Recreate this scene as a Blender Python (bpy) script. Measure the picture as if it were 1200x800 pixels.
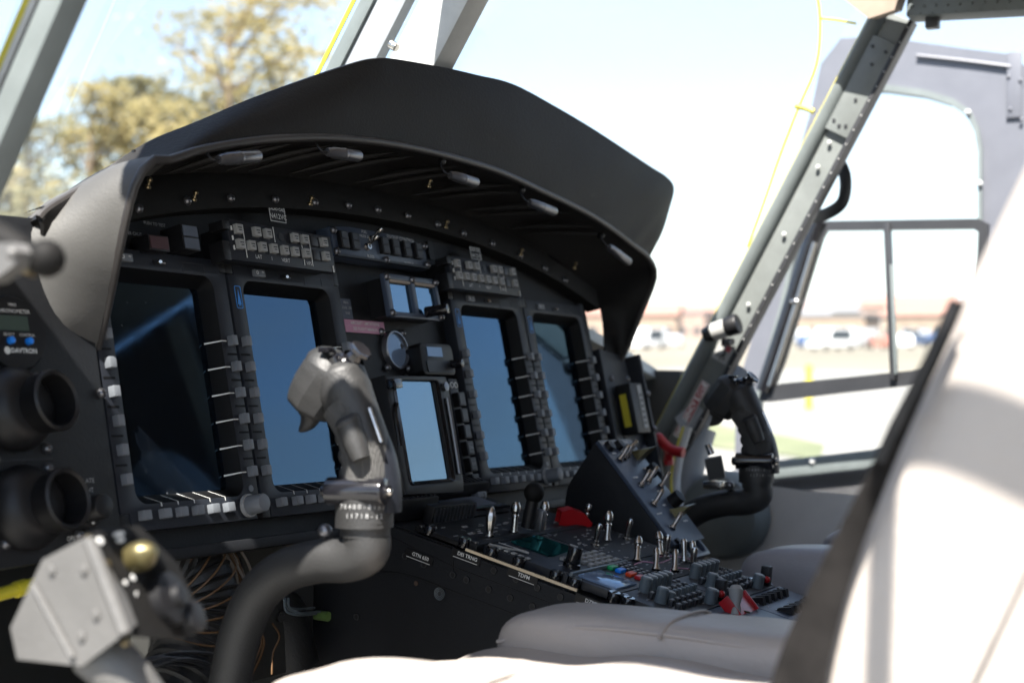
import bpy, bmesh, math, random
from mathutils import Matrix, Vector, noise
R_ = math.radians
for o in list(bpy.data.objects): bpy.data.objects.remove(o)
SC = bpy.context.scene
COL = SC.collection
random.seed(7)

# ---------------------------------------------------------------- camera, sky, sun, exposure
# Aircraft frame: X to starboard, Y to the nose, Z up, metres. The airframe stands rolled 2.4 degrees on the apron.
MA = Matrix.Rotation(R_(2.405), 4, 'Y')
CAM_P = Vector((-1.01357, -1.03965, -0.04065))
CAM_R = Vector((0.497146, -0.867416, 0.020883))
CAM_U = Vector((-0.035727, 0.003582, 0.999355))
CAM_F = Vector((0.866931, 0.497571, 0.029209))
cd = bpy.data.cameras.new('camera'); cam = bpy.data.objects.new('camera', cd); COL.objects.link(cam)
cm = Matrix.Identity(4)
for i in range(3):
    cm[i][0], cm[i][1], cm[i][2], cm[i][3] = CAM_R[i], CAM_U[i], -CAM_F[i], CAM_P[i]
cam.matrix_world = MA @ cm
cd.lens = 50; cd.sensor_width = 36; cd.sensor_fit = 'HORIZONTAL'
cd.clip_start = 0.05; cd.clip_end = 20000
cd.dof.use_dof = True; cd.dof.focus_distance = 1.62; cd.dof.aperture_fstop = 4.6
SC.camera = cam

SUN_A = Vector((-0.50, -0.12, 0.80))
SUN = (MA.to_3x3() @ SUN_A).normalized()
w = bpy.data.worlds.new("World"); SC.world = w; w.use_nodes = True
nt = w.node_tree; nt.nodes.clear()
sky = nt.nodes.new('ShaderNodeTexSky'); sky.sky_type = 'NISHITA'; sky.sun_disc = False
sky.sun_elevation = math.asin(SUN.z); sky.sun_rotation = math.atan2(SUN.x, SUN.y)
sky.air_density = 1.0; sky.dust_density = 1.0; sky.ozone_density = 1.2
tc = nt.nodes.new('ShaderNodeTexCoord')
mp = nt.nodes.new('ShaderNodeMapping'); mp.inputs['Scale'].default_value = (1.0, 1.0, 3.2); mp.inputs['Location'].default_value = (0.3, 0.8, 0.1)
nz = nt.nodes.new('ShaderNodeTexNoise'); nz.inputs['Scale'].default_value = 1.7; nz.inputs['Detail'].default_value = 7; nz.inputs['Roughness'].default_value = 0.55
cr = nt.nodes.new('ShaderNodeValToRGB'); cr.color_ramp.elements[0].position = 0.44; cr.color_ramp.elements[1].position = 0.70
mx = nt.nodes.new('ShaderNodeMix'); mx.data_type = 'RGBA'
mx.inputs['B'].default_value = (2.8, 3.1, 3.3, 1)
ml = nt.nodes.new('ShaderNodeMath'); ml.operation = 'MULTIPLY'; ml.inputs[1].default_value = 0.85
bg = nt.nodes.new('ShaderNodeBackground'); bg.inputs['Strength'].default_value = 0.053
out = nt.nodes.new('ShaderNodeOutputWorld')
L = nt.links.new
L(tc.outputs['Generated'], mp.inputs['Vector']); L(mp.outputs[0], nz.inputs['Vector']); L(nz.outputs[0], cr.inputs[0])
L(cr.outputs[0], ml.inputs[0]); L(ml.outputs[0], mx.inputs['Factor']); L(sky.outputs[0], mx.inputs['A']); L(mx.outputs['Result'], bg.inputs[0]); L(bg.outputs[0], out.inputs[0])
sd = bpy.data.lights.new('sun', 'SUN'); sd.energy = 3.7; sd.angle = R_(0.55); sd.color = (1.0, 0.95, 0.88)
so = bpy.data.objects.new('sun', sd); COL.objects.link(so); so.rotation_euler = SUN.to_track_quat('Z', 'Y').to_euler()
SC.view_settings.view_transform = 'Standard'; SC.view_settings.look = 'None'; SC.view_settings.gamma = 1
SC.view_settings.exposure = 2.62
SC.cycles.max_bounces = 10; SC.cycles.transparent_max_bounces = 24
SC.cycles.sample_clamp_indirect = 6

# ---------------------------------------------------------------- frames and measuring
def at(px, py, X=None, Y=None, Z=None):
    """the point of the aircraft frame seen at a pixel of the 1200x800 photo, on the plane X=, Y= or Z="""
    d = CAM_F + CAM_R * ((px - 600) / 1666.7) + CAM_U * ((400 - py) / 1666.7)
    k = 0 if X is not None else 1 if Y is not None else 2
    t = ((X, Y, Z)[k] - CAM_P[k]) / d[k]
    return CAM_P + d * t
def frame(o, x, y, z):
    m = Matrix.Identity(4)
    for i in range(3): m[i][0], m[i][1], m[i][2], m[i][3] = x[i], y[i], z[i], o[i]
    return m
TAU = R_(13.1427)
PV = Vector((0, math.sin(TAU), math.cos(TAU))); PW = Vector((0, -math.cos(TAU), math.sin(TAU)))
def PF(u=0, v=0, w=0):            # instrument panel frame: u right, v up the panel, w out toward the seats
    return frame(Vector((u, 0, 0)) + PV * v + PW * w, Vector((1, 0, 0)), PV, PW)
PT = math.atan(0.234)
QN = Vector((0, -math.sin(PT), math.cos(PT))); QD = Vector((0, -math.cos(PT), -math.sin(PT)))
def QF(x=0, s=0, h=0):            # console top frame: x right, y forward along the slope (= -s), z off the surface
    return frame(Vector((0.53 + x, 0, -0.197)) + QD * s + QN * h, Vector((1, 0, 0)), -QD, QN)
def TR(x, y, z): return Matrix.Translation((x, y, z))
def RX(a): return Matrix.Rotation(R_(a), 4, 'X')
def RY(a): return Matrix.Rotation(R_(a), 4, 'Y')
def RZ(a): return Matrix.Rotation(R_(a), 4, 'Z')
def along(p, q):                  # frame at p with z toward q
    p, q = Vector(p), Vector(q); z = (q - p).normalized()
    m = z.to_track_quat('Z', 'Y').to_matrix().to_4x4(); m.translation = p; return m

# ---------------------------------------------------------------- materials
def mat(name, col, rough=0.5, metal=0.0, var=0.12, scale=18.0, bump=0.0, bscale=220.0, spec=0.5, coat=0.0, sheen=0.0, col2=None, emit=0, trans=0):
    m = bpy.data.materials.new(name); m.use_nodes = True; n = m.node_tree; b = n.nodes['Principled BSDF']
    b.inputs['Metallic'].default_value = metal; b.inputs['Specular IOR Level'].default_value = spec
    b.inputs['Coat Weight'].default_value = coat; b.inputs['Sheen Weight'].default_value = sheen
    t = n.nodes.new('ShaderNodeTexCoord')
    z = n.nodes.new('ShaderNodeTexNoise'); z.inputs['Scale'].default_value = scale; z.inputs['Detail'].default_value = 6; z.inputs['Roughness'].default_value = 0.62
    n.links.new(t.outputs['Object'], z.inputs['Vector'])
    r = n.nodes.new('ShaderNodeValToRGB'); r.color_ramp.elements[0].position = 0.32; r.color_ramp.elements[1].position = 0.70
    c2 = col2 or tuple(c * (1 + var) for c in col); c1 = col if col2 else tuple(c * (1 - var) for c in col)
    r.color_ramp.elements[0].color = (*c1, 1); r.color_ramp.elements[1].color = (*c2, 1)
    n.links.new(z.outputs[0], r.inputs[0]); n.links.new(r.outputs[0], b.inputs['Base Color'])
    mr = n.nodes.new('ShaderNodeMapRange'); mr.inputs['To Min'].default_value = max(0.02, rough - 0.08 * min(1, rough * 2)); mr.inputs['To Max'].default_value = min(1, rough + 0.10 * min(1, rough * 2))
    n.links.new(z.outputs[0], mr.inputs[0]); n.links.new(mr.outputs[0], b.inputs['Roughness'])
    if bump:
        k = n.nodes.new('ShaderNodeTexNoise'); k.inputs['Scale'].default_value = bscale; k.inputs['Detail'].default_value = 3
        n.links.new(t.outputs['Object'], k.inputs['Vector'])
        q = n.nodes.new('ShaderNodeBump'); q.inputs['Strength'].default_value = bump; q.inputs['Distance'].default_value = 0.002
        n.links.new(k.outputs[0], q.inputs['Height']); n.links.new(q.outputs[0], b.inputs['Normal'])
    if emit:
        b.inputs['Emission Color'].default_value = (*col, 1); b.inputs['Emission Strength'].default_value = emit
    if trans: b.inputs['Transmission Weight'].default_value = trans
    return m
M = {}
M['panel'] = mat('panel_black_paint', (0.0072, 0.0078, 0.0095), 0.55, bump=0.15, spec=0.3)
M['wall'] = mat('matte_black_recess', (0.003, 0.003, 0.0035), 0.6, spec=0.15)
M['bezel'] = mat('bezel_charcoal_paint', (0.0125, 0.0145, 0.020), 0.46, bump=0.10, bscale=500, spec=0.35)
M['blue_grey'] = mat('blue_grey_metal_faceplate', (0.040, 0.055, 0.085), 0.38, bump=0.08)
M['black'] = mat('black_plastic', (0.006, 0.006, 0.007), 0.45, spec=0.35)
M['gloss'] = mat('glossy_black_plastic', (0.008, 0.008, 0.010), 0.14, coat=0.3)
M['matte'] = mat('matte_black_hood', (0.0045, 0.0042, 0.004), 0.7, spec=0.2, bump=0.25, bscale=120, var=0.25, scale=9)
M['hoodskin'] = mat('black_leatherette', (0.0078, 0.0070, 0.0066), 0.60, spec=0.3, bump=0.30, bscale=260, var=0.25, scale=7)
def scuff(m, amount=.62):
    n = m.node_tree; b = n.nodes['Principled BSDF']; src = b.inputs['Base Color'].links[0].from_socket
    t = n.nodes.new('ShaderNodeTexCoord'); mp_ = n.nodes.new('ShaderNodeMapping'); mp_.inputs['Scale'].default_value = (1, 1, 3.5); mp_.inputs['Rotation'].default_value = (0, .5, 0)
    z = n.nodes.new('ShaderNodeTexNoise'); z.inputs['Scale'].default_value = 16; z.inputs['Detail'].default_value = 9; z.inputs['Roughness'].default_value = .75
    r = n.nodes.new('ShaderNodeValToRGB'); r.color_ramp.elements[0].position = amount; r.color_ramp.elements[1].position = amount + .1; x = n.nodes.new('ShaderNodeMix'); x.data_type = 'RGBA'; x.inputs['B'].default_value = (.030, .026, .022, 1)
    n.links.new(t.outputs['Object'], mp_.inputs[0]); n.links.new(mp_.outputs[0], z.inputs['Vector']); n.links.new(z.outputs[0], r.inputs[0]); n.links.new(r.outputs[0], x.inputs['Factor']); n.links.new(src, x.inputs['A']); n.links.new(x.outputs['Result'], b.inputs['Base Color'])
scuff(M['hoodskin'])
M['sideskin'] = mat('sunlit_leatherette', (0.062, 0.060, 0.057), 0.55, bump=0.12, bscale=400, var=0.06, scale=14)  # lightened hood leatherette: sunlight on the left leg put into its colour
M['greyblue'] = mat('pale_duct_paint', (.26, .28, .30), .5)
M['palewall'] = mat('pale_moulded_liner', (.58, .57, .55), .65, var=.05)
M['bead'] = mat('rubber_bead', (0.03, 0.027, 0.026), 0.42)
M['grip'] = mat('grip_black_paint', (0.021, 0.021, 0.021), 0.52, bump=0.25, bscale=500)
M['key'] = mat('grey_key_caps', (0.13, 0.14, 0.155), 0.45)
M['keypale'] = mat('pale_key_caps', (0.27, 0.27, 0.26), 0.5)
M['keydark'] = mat('dark_key_caps', (0.02, 0.021, 0.024), 0.45)
M['white'] = mat('white_marking_ink', (0.62, 0.62, 0.60), 0.6, var=0.03)
M['dimwhite'] = mat('worn_marking_ink', (0.30, 0.30, 0.30), 0.6, var=0.2, scale=200)
M['steel'] = mat('bare_steel', (0.48, 0.46, 0.43), 0.24, metal=1)
M['brass'] = mat('brass_fastener', (0.22, 0.18, 0.11), 0.3, metal=1)
M['darkmetal'] = mat('dark_metal', (0.17, 0.17, 0.18), 0.32, metal=0.8)
M['knobgrey'] = mat('translucent_grey_knobs', (0.10, 0.125, 0.14), 0.35)
M['red'] = mat('red_plastic', (0.38, 0.008, 0.012), 0.32)
M['green'] = mat('green_key', (0.01, 0.30, 0.09), 0.4)
M['blue'] = mat('blue_button', (0.01, 0.20, 0.75), 0.3)
M['orange'] = mat('orange_key', (0.65, 0.06, 0.01), 0.4)
M['tagblue'] = mat('blue_ink', (0.03, 0.22, 0.60), 0.5)
M['pink'] = mat('pink_tag', (0.52, 0.25, 0.36), 0.6)
M['greytag'] = mat('grey_tag', (0.075, 0.09, 0.12), 0.6)
M['yellow'] = mat('yellow_tape', (0.55, 0.47, 0.03), 0.45)
M['gold'] = mat('anodised_gold_knob', (0.10, 0.083, 0.035), 0.35, metal=0.6)
M['cream'] = mat('cream_edge_strip', (0.62, 0.50, 0.34), 0.5)
M['post'] = mat('grey_green_primer', (0.145, 0.158, 0.153), 0.42, bump=0.06, bscale=90)
M['gasket'] = mat('grey_gasket', (0.13, 0.15, 0.15), 0.55)
M['postw'] = mat('pale_grey_enamel', (0.42, 0.43, 0.42), 0.4, bump=0.05)
M['trimdark'] = mat('dark_grey_enamel', (0.026, 0.027, 0.030), 0.4)
M['lav'] = mat('blue_grey_door_enamel', (0.112, 0.118, 0.138), 0.45, var=0.05)
M['liner'] = mat('grey_liner', (0.15, 0.15, 0.152), 0.6, var=0.06)
M['cabin'] = mat('brown_grey_lining', (0.060, 0.036, 0.024), 0.8)
M['beige'] = mat('beige_headliner', (0.36, 0.29, 0.23), 0.7)
M['floor'] = mat('dark_floor_paint', (0.02, 0.02, 0.021), 0.6, bump=0.2)
M['hull'] = mat('hull_primer_inside', (0.030, 0.030, 0.028), 0.7)
M['leather'] = mat('white_leather', (0.31, 0.28, 0.255), 0.42, var=0.05, scale=6, bump=0.35, bscale=140)
def wrinkle(m, sc_, dist):
    n = m.node_tree; b = n.nodes['Principled BSDF']; old = b.inputs['Normal'].links[0].from_node
    t = n.nodes.new('ShaderNodeTexCoord'); mp_ = n.nodes.new('ShaderNodeMapping'); mp_.inputs['Scale'].default_value = (1, .45, 1); z = n.nodes.new('ShaderNodeTexNoise'); z.inputs['Scale'].default_value = sc_; z.inputs['Detail'].default_value = 5; z.inputs['Distortion'].default_value = 1.2
    z.noise_type = 'RIDGED_MULTIFRACTAL'
    q = n.nodes.new('ShaderNodeBump'); q.inputs['Strength'].default_value = 0.6; q.inputs['Distance'].default_value = dist
    n.links.new(t.outputs['Object'], mp_.inputs[0]); n.links.new(mp_.outputs[0], z.inputs['Vector']); n.links.new(z.outputs[0], q.inputs['Height']); n.links.new(old.outputs[0], q.inputs['Normal']); n.links.new(q.outputs[0], b.inputs['Normal'])
wrinkle(M['leather'], 9, .006)
M['leatherg'] = mat('pale_grey_leather', (0.26, 0.25, 0.26), 0.45, var=0.05, bump=0.2)
M['web'] = mat('grey_webbing', (0.045, 0.040, 0.037), 0.85, bump=1.0, bscale=700)
def web_mat():
    m = mat('woven_webbing', (0.018, 0.0165, 0.016), 0.9, var=0.35, scale=60, sheen=0.0, spec=0.1); n = m.node_tree; b = n.nodes['Principled BSDF']
    t = n.nodes.new('ShaderNodeTexCoord'); v = n.nodes.new('ShaderNodeTexWave'); v.inputs['Scale'].default_value = 260; v.inputs['Distortion'].default_value = 2.5; v.bands_direction = 'Z'
    q = n.nodes.new('ShaderNodeBump'); q.inputs['Strength'].default_value = 1; q.inputs['Distance'].default_value = 0.0015
    n.links.new(t.outputs['Object'], v.inputs['Vector']); n.links.new(v.outputs['Fac'], q.inputs['Height']); n.links.new(q.outputs[0], b.inputs['Normal']); return m
M['web'] = web_mat()
M['rubber'] = mat('black_rubber_hose', (0.010, 0.010, 0.010), 0.55, bump=0.4)
M['wirew'] = mat('white_wire', (0.22, 0.19, 0.16), 0.5)
M['wireo'] = mat('amber_wire', (0.10, 0.05, 0.018), 0.5)
M['bracket'] = mat('pale_grey_casting', (0.085, 0.083, 0.080), 0.5, bump=0.2)

def screen_mat(name, tint, f0, base=(0.002, 0.003, 0.005)):
    m = bpy.data.materials.new(name); m.use_nodes = True; n = m.node_tree; n.nodes.clear()
    o = n.nodes.new('ShaderNodeOutputMaterial'); mix = n.nodes.new('ShaderNodeMixShader')
    d = n.nodes.new('ShaderNodeBsdfDiffuse'); d.inputs[0].default_value = (*base, 1)
    g = n.nodes.new('ShaderNodeBsdfGlossy'); g.inputs[0].default_value = (*tint, 1); g.inputs['Roughness'].default_value = 0.03
    f = n.nodes.new('ShaderNodeFresnel'); f.inputs[0].default_value = f0
    t = n.nodes.new('ShaderNodeTexCoord'); z = n.nodes.new('ShaderNodeTexNoise'); z.inputs['Scale'].default_value = 25; z.inputs['Detail'].default_value = 8
    r = n.nodes.new('ShaderNodeMapRange'); r.inputs[1].default_value = 0.35; r.inputs[2].default_value = 0.8; r.inputs[3].default_value = 0.015; r.inputs[4].default_value = 0.09
    n.links.new(t.outputs['Object'], z.inputs[0]); n.links.new(z.outputs[0], r.inputs[0]); n.links.new(r.outputs[0], g.inputs['Roughness'])
    n.links.new(f.outputs[0], mix.inputs[0]); n.links.new(d.outputs[0], mix.inputs[1]); n.links.new(g.outputs[0], mix.inputs[2]); n.links.new(mix.outputs[0], o.inputs[0])
    return m
def specks(m):
    n = m.node_tree; o = [x for x in n.nodes if x.type == 'OUTPUT_MATERIAL'][0]; src = o.inputs[0].links[0].from_socket
    t = n.nodes.new('ShaderNodeTexCoord'); v = n.nodes.new('ShaderNodeTexVoronoi'); v.inputs['Scale'].default_value = 90; z = n.nodes.new('ShaderNodeTexNoise'); z.inputs['Scale'].default_value = 30; z.inputs['Detail'].default_value = 6; z.inputs['Distortion'].default_value = 2
    a = n.nodes.new('ShaderNodeMapRange'); a.inputs[1].default_value = .16; a.inputs[2].default_value = .04; c = n.nodes.new('ShaderNodeMapRange'); c.inputs[1].default_value = .56; c.inputs[2].default_value = .72
    k = n.nodes.new('ShaderNodeMath'); k.operation = 'MULTIPLY'; k2 = n.nodes.new('ShaderNodeMath'); k2.operation = 'MULTIPLY_ADD'; k2.inputs[1].default_value = .22; h = n.nodes.new('ShaderNodeMath'); h.operation = 'MULTIPLY'; h.inputs[1].default_value = .008
    d = n.nodes.new('ShaderNodeBsdfDiffuse'); d.inputs[0].default_value = (.5, .55, .6, 1); mx_ = n.nodes.new('ShaderNodeMixShader')
    n.links.new(t.outputs['Object'], v.inputs['Vector']); n.links.new(t.outputs['Object'], z.inputs['Vector']); n.links.new(v.outputs['Distance'], a.inputs[0]); n.links.new(z.outputs[0], c.inputs[0])
    n.links.new(a.outputs[0], k.inputs[0]); n.links.new(c.outputs[0], k.inputs[1]); n.links.new(c.outputs[0], h.inputs[0]); n.links.new(k.outputs[0], k2.inputs[0]); n.links.new(h.outputs[0], k2.inputs[2])
    n.links.new(k2.outputs[0], mx_.inputs[0]); n.links.new(src, mx_.inputs[1]); n.links.new(d.outputs[0], mx_.inputs[2]); n.links.new(mx_.outputs[0], o.inputs[0])
M['screen'] = screen_mat('coated_display_glass', (0.40, 0.68, 0.98), 2.0)
M['screenb'] = screen_mat('bright_display_glass', (0.55, 0.80, 1.0), 2.9)
specks(M['screen']); specks(M['screenb'])
M['lcd'] = screen_mat('lcd_glass', (0.6, 0.8, 1.0), 1.5, (0.05, 0.07, 0.06))
M['teal'] = screen_mat('teal_screen_glass', (0.2, 0.8, 0.8), 1.5, (0.004, 0.03, 0.032))
M['palescreen'] = screen_mat('pale_lcd_glass', (0.7, 0.85, 1.0), 1.6, (0.16, 0.22, 0.32))

def glass_mat(name, tint, refl=1.0, dirt=0.03):
    m = bpy.data.materials.new(name); m.use_nodes = True; n = m.node_tree; n.nodes.clear()
    o = n.nodes.new('ShaderNodeOutputMaterial'); mix = n.nodes.new('ShaderNodeMixShader'); mix2 = n.nodes.new('ShaderNodeMixShader')
    t = n.nodes.new('ShaderNodeBsdfTransparent'); t.inputs[0].default_value = (*tint, 1)
    g = n.nodes.new('ShaderNodeBsdfGlossy'); g.inputs['Roughness'].default_value = 0.02
    d = n.nodes.new('ShaderNodeBsdfTranslucent'); d.inputs[0].default_value = (0.8, 0.8, 0.8, 1)
    f = n.nodes.new('ShaderNodeFresnel'); f.inputs[0].default_value = 1.45
    k = n.nodes.new('ShaderNodeMath'); k.operation = 'MULTIPLY'; k.inputs[1].default_value = refl
    mix2.inputs[0].default_value = dirt
    n.links.new(f.outputs[0], k.inputs[0]); n.links.new(k.outputs[0], mix.inputs[0])
    n.links.new(t.outputs[0], mix2.inputs[1]); n.links.new(d.outputs[0], mix2.inputs[2])
    n.links.new(mix2.outputs[0], mix.inputs[1]); n.links.new(g.outputs[0], mix.inputs[2]); n.links.new(mix.outputs[0], o.inputs[0])
    return m
M['glass'] = glass_mat('clear_acrylic', (0.97, 0.985, 0.985), 0.08, 0.0)

def knurl_mat():
    m = mat('knurled_grip', (0.065, 0.064, 0.062), 0.7); n = m.node_tree; b = n.nodes['Principled BSDF']
    t = n.nodes.new('ShaderNodeTexCoord'); v = n.nodes.new('ShaderNodeTexVoronoi'); v.inputs['Scale'].default_value = 520; v.inputs['Randomness'].default_value = 0.15
    q = n.nodes.new('ShaderNodeBump'); q.inputs['Strength'].default_value = 1.0; q.inputs['Distance'].default_value = 0.003
    n.links.new(t.outputs['Object'], v.inputs['Vector']); n.links.new(v.outputs['Distance'], q.inputs['Height']); n.links.new(q.outputs[0], b.inputs['Normal'])
    return m
M['knurl'] = knurl_mat()

# ---------------------------------------------------------------- mesh building
def tm(o): me = o.to_mesh(); v = [tuple(x.co) for x in me.vertices]; f = [tuple(p.vertices) for p in me.polygons]; o.to_mesh_clear(); return v, f
_bc = {}
class MB:
    def __init__(s): s.v, s.f, s.m, s.s = [], [], [], []
    def add(s, v, f, T=None, m=0, smooth=False):
        b = len(s.v)
        s.v += [tuple(T @ Vector(p)) for p in v] if T is not None else [tuple(p) for p in v]
        for q in f: s.f.append(tuple(i + b for i in q)); s.m.append(m); s.s.append(smooth)
        return s
    def box(s, c, d, T=None, m=0, bev=0.0, seg=2):
        key = (round(d[0], 5), round(d[1], 5), round(d[2], 5), bev, seg)
        if key not in _bc:
            bm = bmesh.new(); bmesh.ops.create_cube(bm, size=1)
            for x in bm.verts: x.co = Vector((x.co.x * d[0], x.co.y * d[1], x.co.z * d[2]))
            if bev: bmesh.ops.bevel(bm, geom=bm.edges[:], offset=min(bev, min(d) * 0.45), segments=seg, affect='EDGES', profile=0.6)
            bm.verts.index_update(); _bc[key] = ([tuple(x.co) for x in bm.verts], [tuple(x.index for x in p.verts) for p in bm.faces]); bm.free()
        v, f = _bc[key]; Tc = Matrix.Translation(c)
        return s.add(v, f, (T @ Tc) if T is not None else Tc, m)
    def cyl(s, p, q, r0, r1=None, T=None, m=0, n=20, bev=0.0, hollow=0):
        r1 = r0 if r1 is None else r1; p, q = Vector(p), Vector(q); ln = (q - p).length
        if hollow: prof = [(r0, 0), (r1, ln), (r1 - hollow, ln), (r0 - hollow, ln * 0.05), (0, ln * 0.05)]
        elif bev: prof = [(0, 0), (r0, 0), (r1, ln - bev), (r1 - bev * 0.35, ln - bev * 0.3), (r1 - bev, ln), (0, ln)]
        else: prof = [(0, 0), (r0, 0), (r1, ln), (0, ln)]
        return s.lathe(prof, (T @ along(p, q)) if T is not None else along(p, q), m, n)
    def lathe(s, prof, T=None, m=0, n=24, smooth=True):
        v, f = [], []
        for r, z in prof:
            for i in range(n): a = 2 * math.pi * i / n; v.append((r * math.cos(a), r * math.sin(a), z))
        for k in range(len(prof) - 1):
            if abs(prof[k][0]) < 1e-9 and abs(prof[k + 1][0]) < 1e-9: continue
            for i in range(n):
                j = (i + 1) % n; f.append((k * n + i, k * n + j, (k + 1) * n + j, (k + 1) * n + i))
        b = len(s.f); s.add(v, f, T, m, smooth); return s
    def sphere(s, c, r, T=None, m=0, n=20, sc=(1, 1, 1)):
        k = n // 2; prof = [(r * math.sin(math.pi * i / k), -r * math.cos(math.pi * i / k)) for i in range(k + 1)]
        Tc = Matrix.Translation(c) @ Matrix.Diagonal((*sc, 1))
        return s.lathe(prof, (T @ Tc) if T is not None else Tc, m, n)
    def tube(s, pts, r, T=None, m=0, n=14, sub=6, cap=True, flat=1.0, up=None):
        P = smooth_path(pts, sub); rr = r if isinstance(r, (list, tuple)) else [r] * len(pts)
        rad = []
        for i in range(len(P)):
            x = i / (len(P) - 1) * (len(rr) - 1); k = min(int(x), len(rr) - 2) if len(rr) > 1 else 0
            rad.append(rr[k] + (rr[min(k + 1, len(rr) - 1)] - rr[k]) * (x - k))
        v, f = [], []; U = Vector(up) if up else None
        t0 = (P[1] - P[0]).normalized(); side = (U.cross(t0) if U else (t0.orthogonal())).normalized()
        for i, p in enumerate(P):
            t = (P[min(i + 1, len(P) - 1)] - P[max(i - 1, 0)]).normalized()
            side = (side - t * side.dot(t)).normalized(); w2 = t.cross(side)
            for k in range(n): a = 2 * math.pi * k / n; v.append(tuple(p + side * (rad[i] * math.cos(a)) + w2 * (rad[i] * flat * math.sin(a))))
        for i in range(len(P) - 1):
            for k in range(n): j = (k + 1) % n; f.append((i * n + k, i * n + j, (i + 1) * n + j, (i + 1) * n + k))
        s.add(v, f, T, m, True)
        if cap: s.add(v[:n], [tuple(range(n))[::-1]], T, m); s.add(v[-n:], [tuple(range(n))], T, m)
        return s
    def prism(s, poly, z0, z1, T=None, m=0, bev=0.0, holes=()):
        c = bpy.data.curves.new('tmp', 'CURVE'); c.dimensions = '2D'; c.fill_mode = 'BOTH'
        for lp in (poly, *holes):
            sp = c.splines.new('POLY'); sp.points.add(len(lp) - 1)
            for i, p in enumerate(lp): sp.points[i].co = (p[0], p[1], 0, 1)
            sp.use_cyclic_u = True
        c.extrude = max((z1 - z0) / 2 - bev, 0); c.bevel_depth = bev; c.bevel_resolution = 1 if bev else 0; c.offset = -bev
        o = bpy.data.objects.new('tmp', c); v, f = tm(o); bpy.data.objects.remove(o); bpy.data.curves.remove(c)
        Tc = Matrix.Translation((0, 0, (z0 + z1) / 2))
        return s.add(v, f, (T @ Tc) if T is not None else Tc, m)
    def text(s, body, size, T, m=0, align='CENTER', th=0.0, bold=0.0):
        c = bpy.data.curves.new('tmp', 'FONT'); c.body = body; c.size = size; c.align_x = align; c.align_y = 'CENTER'; c.resolution_u = 2; c.extrude = th; c.offset = bold
        o = bpy.data.objects.new('tmp', c); v, f = tm(o); bpy.data.objects.remove(o); bpy.data.curves.remove(c)
        return s.add(v, f, T, m)
    def loft(s, rows, T=None, m=0, closed=False, smooth=True, th=0.0):
        nr, nc = len(rows), len(rows[0]); v = [Vector(p) for r in rows for p in r]; f = []
        for i in range(nr - 1):
            for k in range(nc if closed else nc - 1):
                j = (k + 1) % nc; f.append((i * nc + k, i * nc + j, (i + 1) * nc + j, (i + 1) * nc + k))
        if th:
            bm = bmesh.new(); bv = [bm.verts.new(p) for p in v]
            for q in f: bm.faces.new([bv[i] for i in q])
            bm.normal_update(); nn = [x.normal.copy() for x in bm.verts]; bm.free()
            n0 = len(v); v += [v[i] - nn[i] * th for i in range(n0)]
            back = [tuple(i + n0 for i in q[::-1]) for q in f]
            side = []
            for k in range(nc - 1): side += [(k, k + n0, k + 1 + n0, k + 1), ((nr - 1) * nc + k, (nr - 1) * nc + k + 1, (nr - 1) * nc + k + 1 + n0, (nr - 1) * nc + k + n0)]
            if not closed:
                for i in range(nr - 1):
                    a, b = i * nc, (i + 1) * nc; side += [(a, b, b + n0, a + n0)]
                    a, b = i * nc + nc - 1, (i + 1) * nc + nc - 1; side += [(a, a + n0, b + n0, b)]
            s.add(v, f + back, T, m, smooth); b0 = len(s.v) - len(v)
            for q in side: s.f.append(tuple(i + b0 for i in q)); s.m.append(m); s.s.append(False)
            return s
        return s.add(v, f, T, m, smooth)
    def mesh(s, name, mats):
        me = bpy.data.meshes.new(name); me.from_pydata(s.v, [], s.f)
        for a in (mats if isinstance(mats, (list, tuple)) else [mats]): me.materials.append(M[a] if isinstance(a, str) else a)
        me.polygons.foreach_set('material_index', s.m); me.polygons.foreach_set('use_smooth', s.s)
        bm = bmesh.new(); bm.from_mesh(me); bmesh.ops.remove_doubles(bm, verts=bm.verts, dist=1e-6)
        bmesh.ops.recalc_face_normals(bm, faces=bm.faces) if len(bm.faces) < 60000 else None
        bm.to_mesh(me); bm.free()
        try: me.set_sharp_from_angle(angle=R_(38))
        except Exception: pass
        return me
def smooth_path(pts, sub):
    P = [Vector(p) for p in pts]
    if len(P) < 3 or sub <= 1: return P
    o = []
    for i in range(len(P) - 1):
        a, b, c, d = P[max(i - 1, 0)], P[i], P[i + 1], P[min(i + 2, len(P) - 1)]
        for k in range(sub):
            t = k / sub
            o.append(0.5 * ((2 * b) + (c - a) * t + (2 * a - 5 * b + 4 * c - d) * t * t + (3 * b - a - 3 * c + d) * t ** 3))
    o.append(P[-1]); return o
def rrect(x0, y0, x1, y1, r, n=5):
    o = []
    for cx, cy, a0 in ((x1 - r, y1 - r, 0), (x0 + r, y1 - r, 90), (x0 + r, y0 + r, 180), (x1 - r, y0 + r, 270)):
        for i in range(n + 1): a = R_(a0 + 90 * i / n); o.append((cx + r * math.cos(a), cy + r * math.sin(a)))
    return o
def circ(cx, cy, r, n=28): return [(cx + r * math.cos(2 * math.pi * i / n), cy + r * math.sin(2 * math.pi * i / n)) for i in range(n)]

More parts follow.
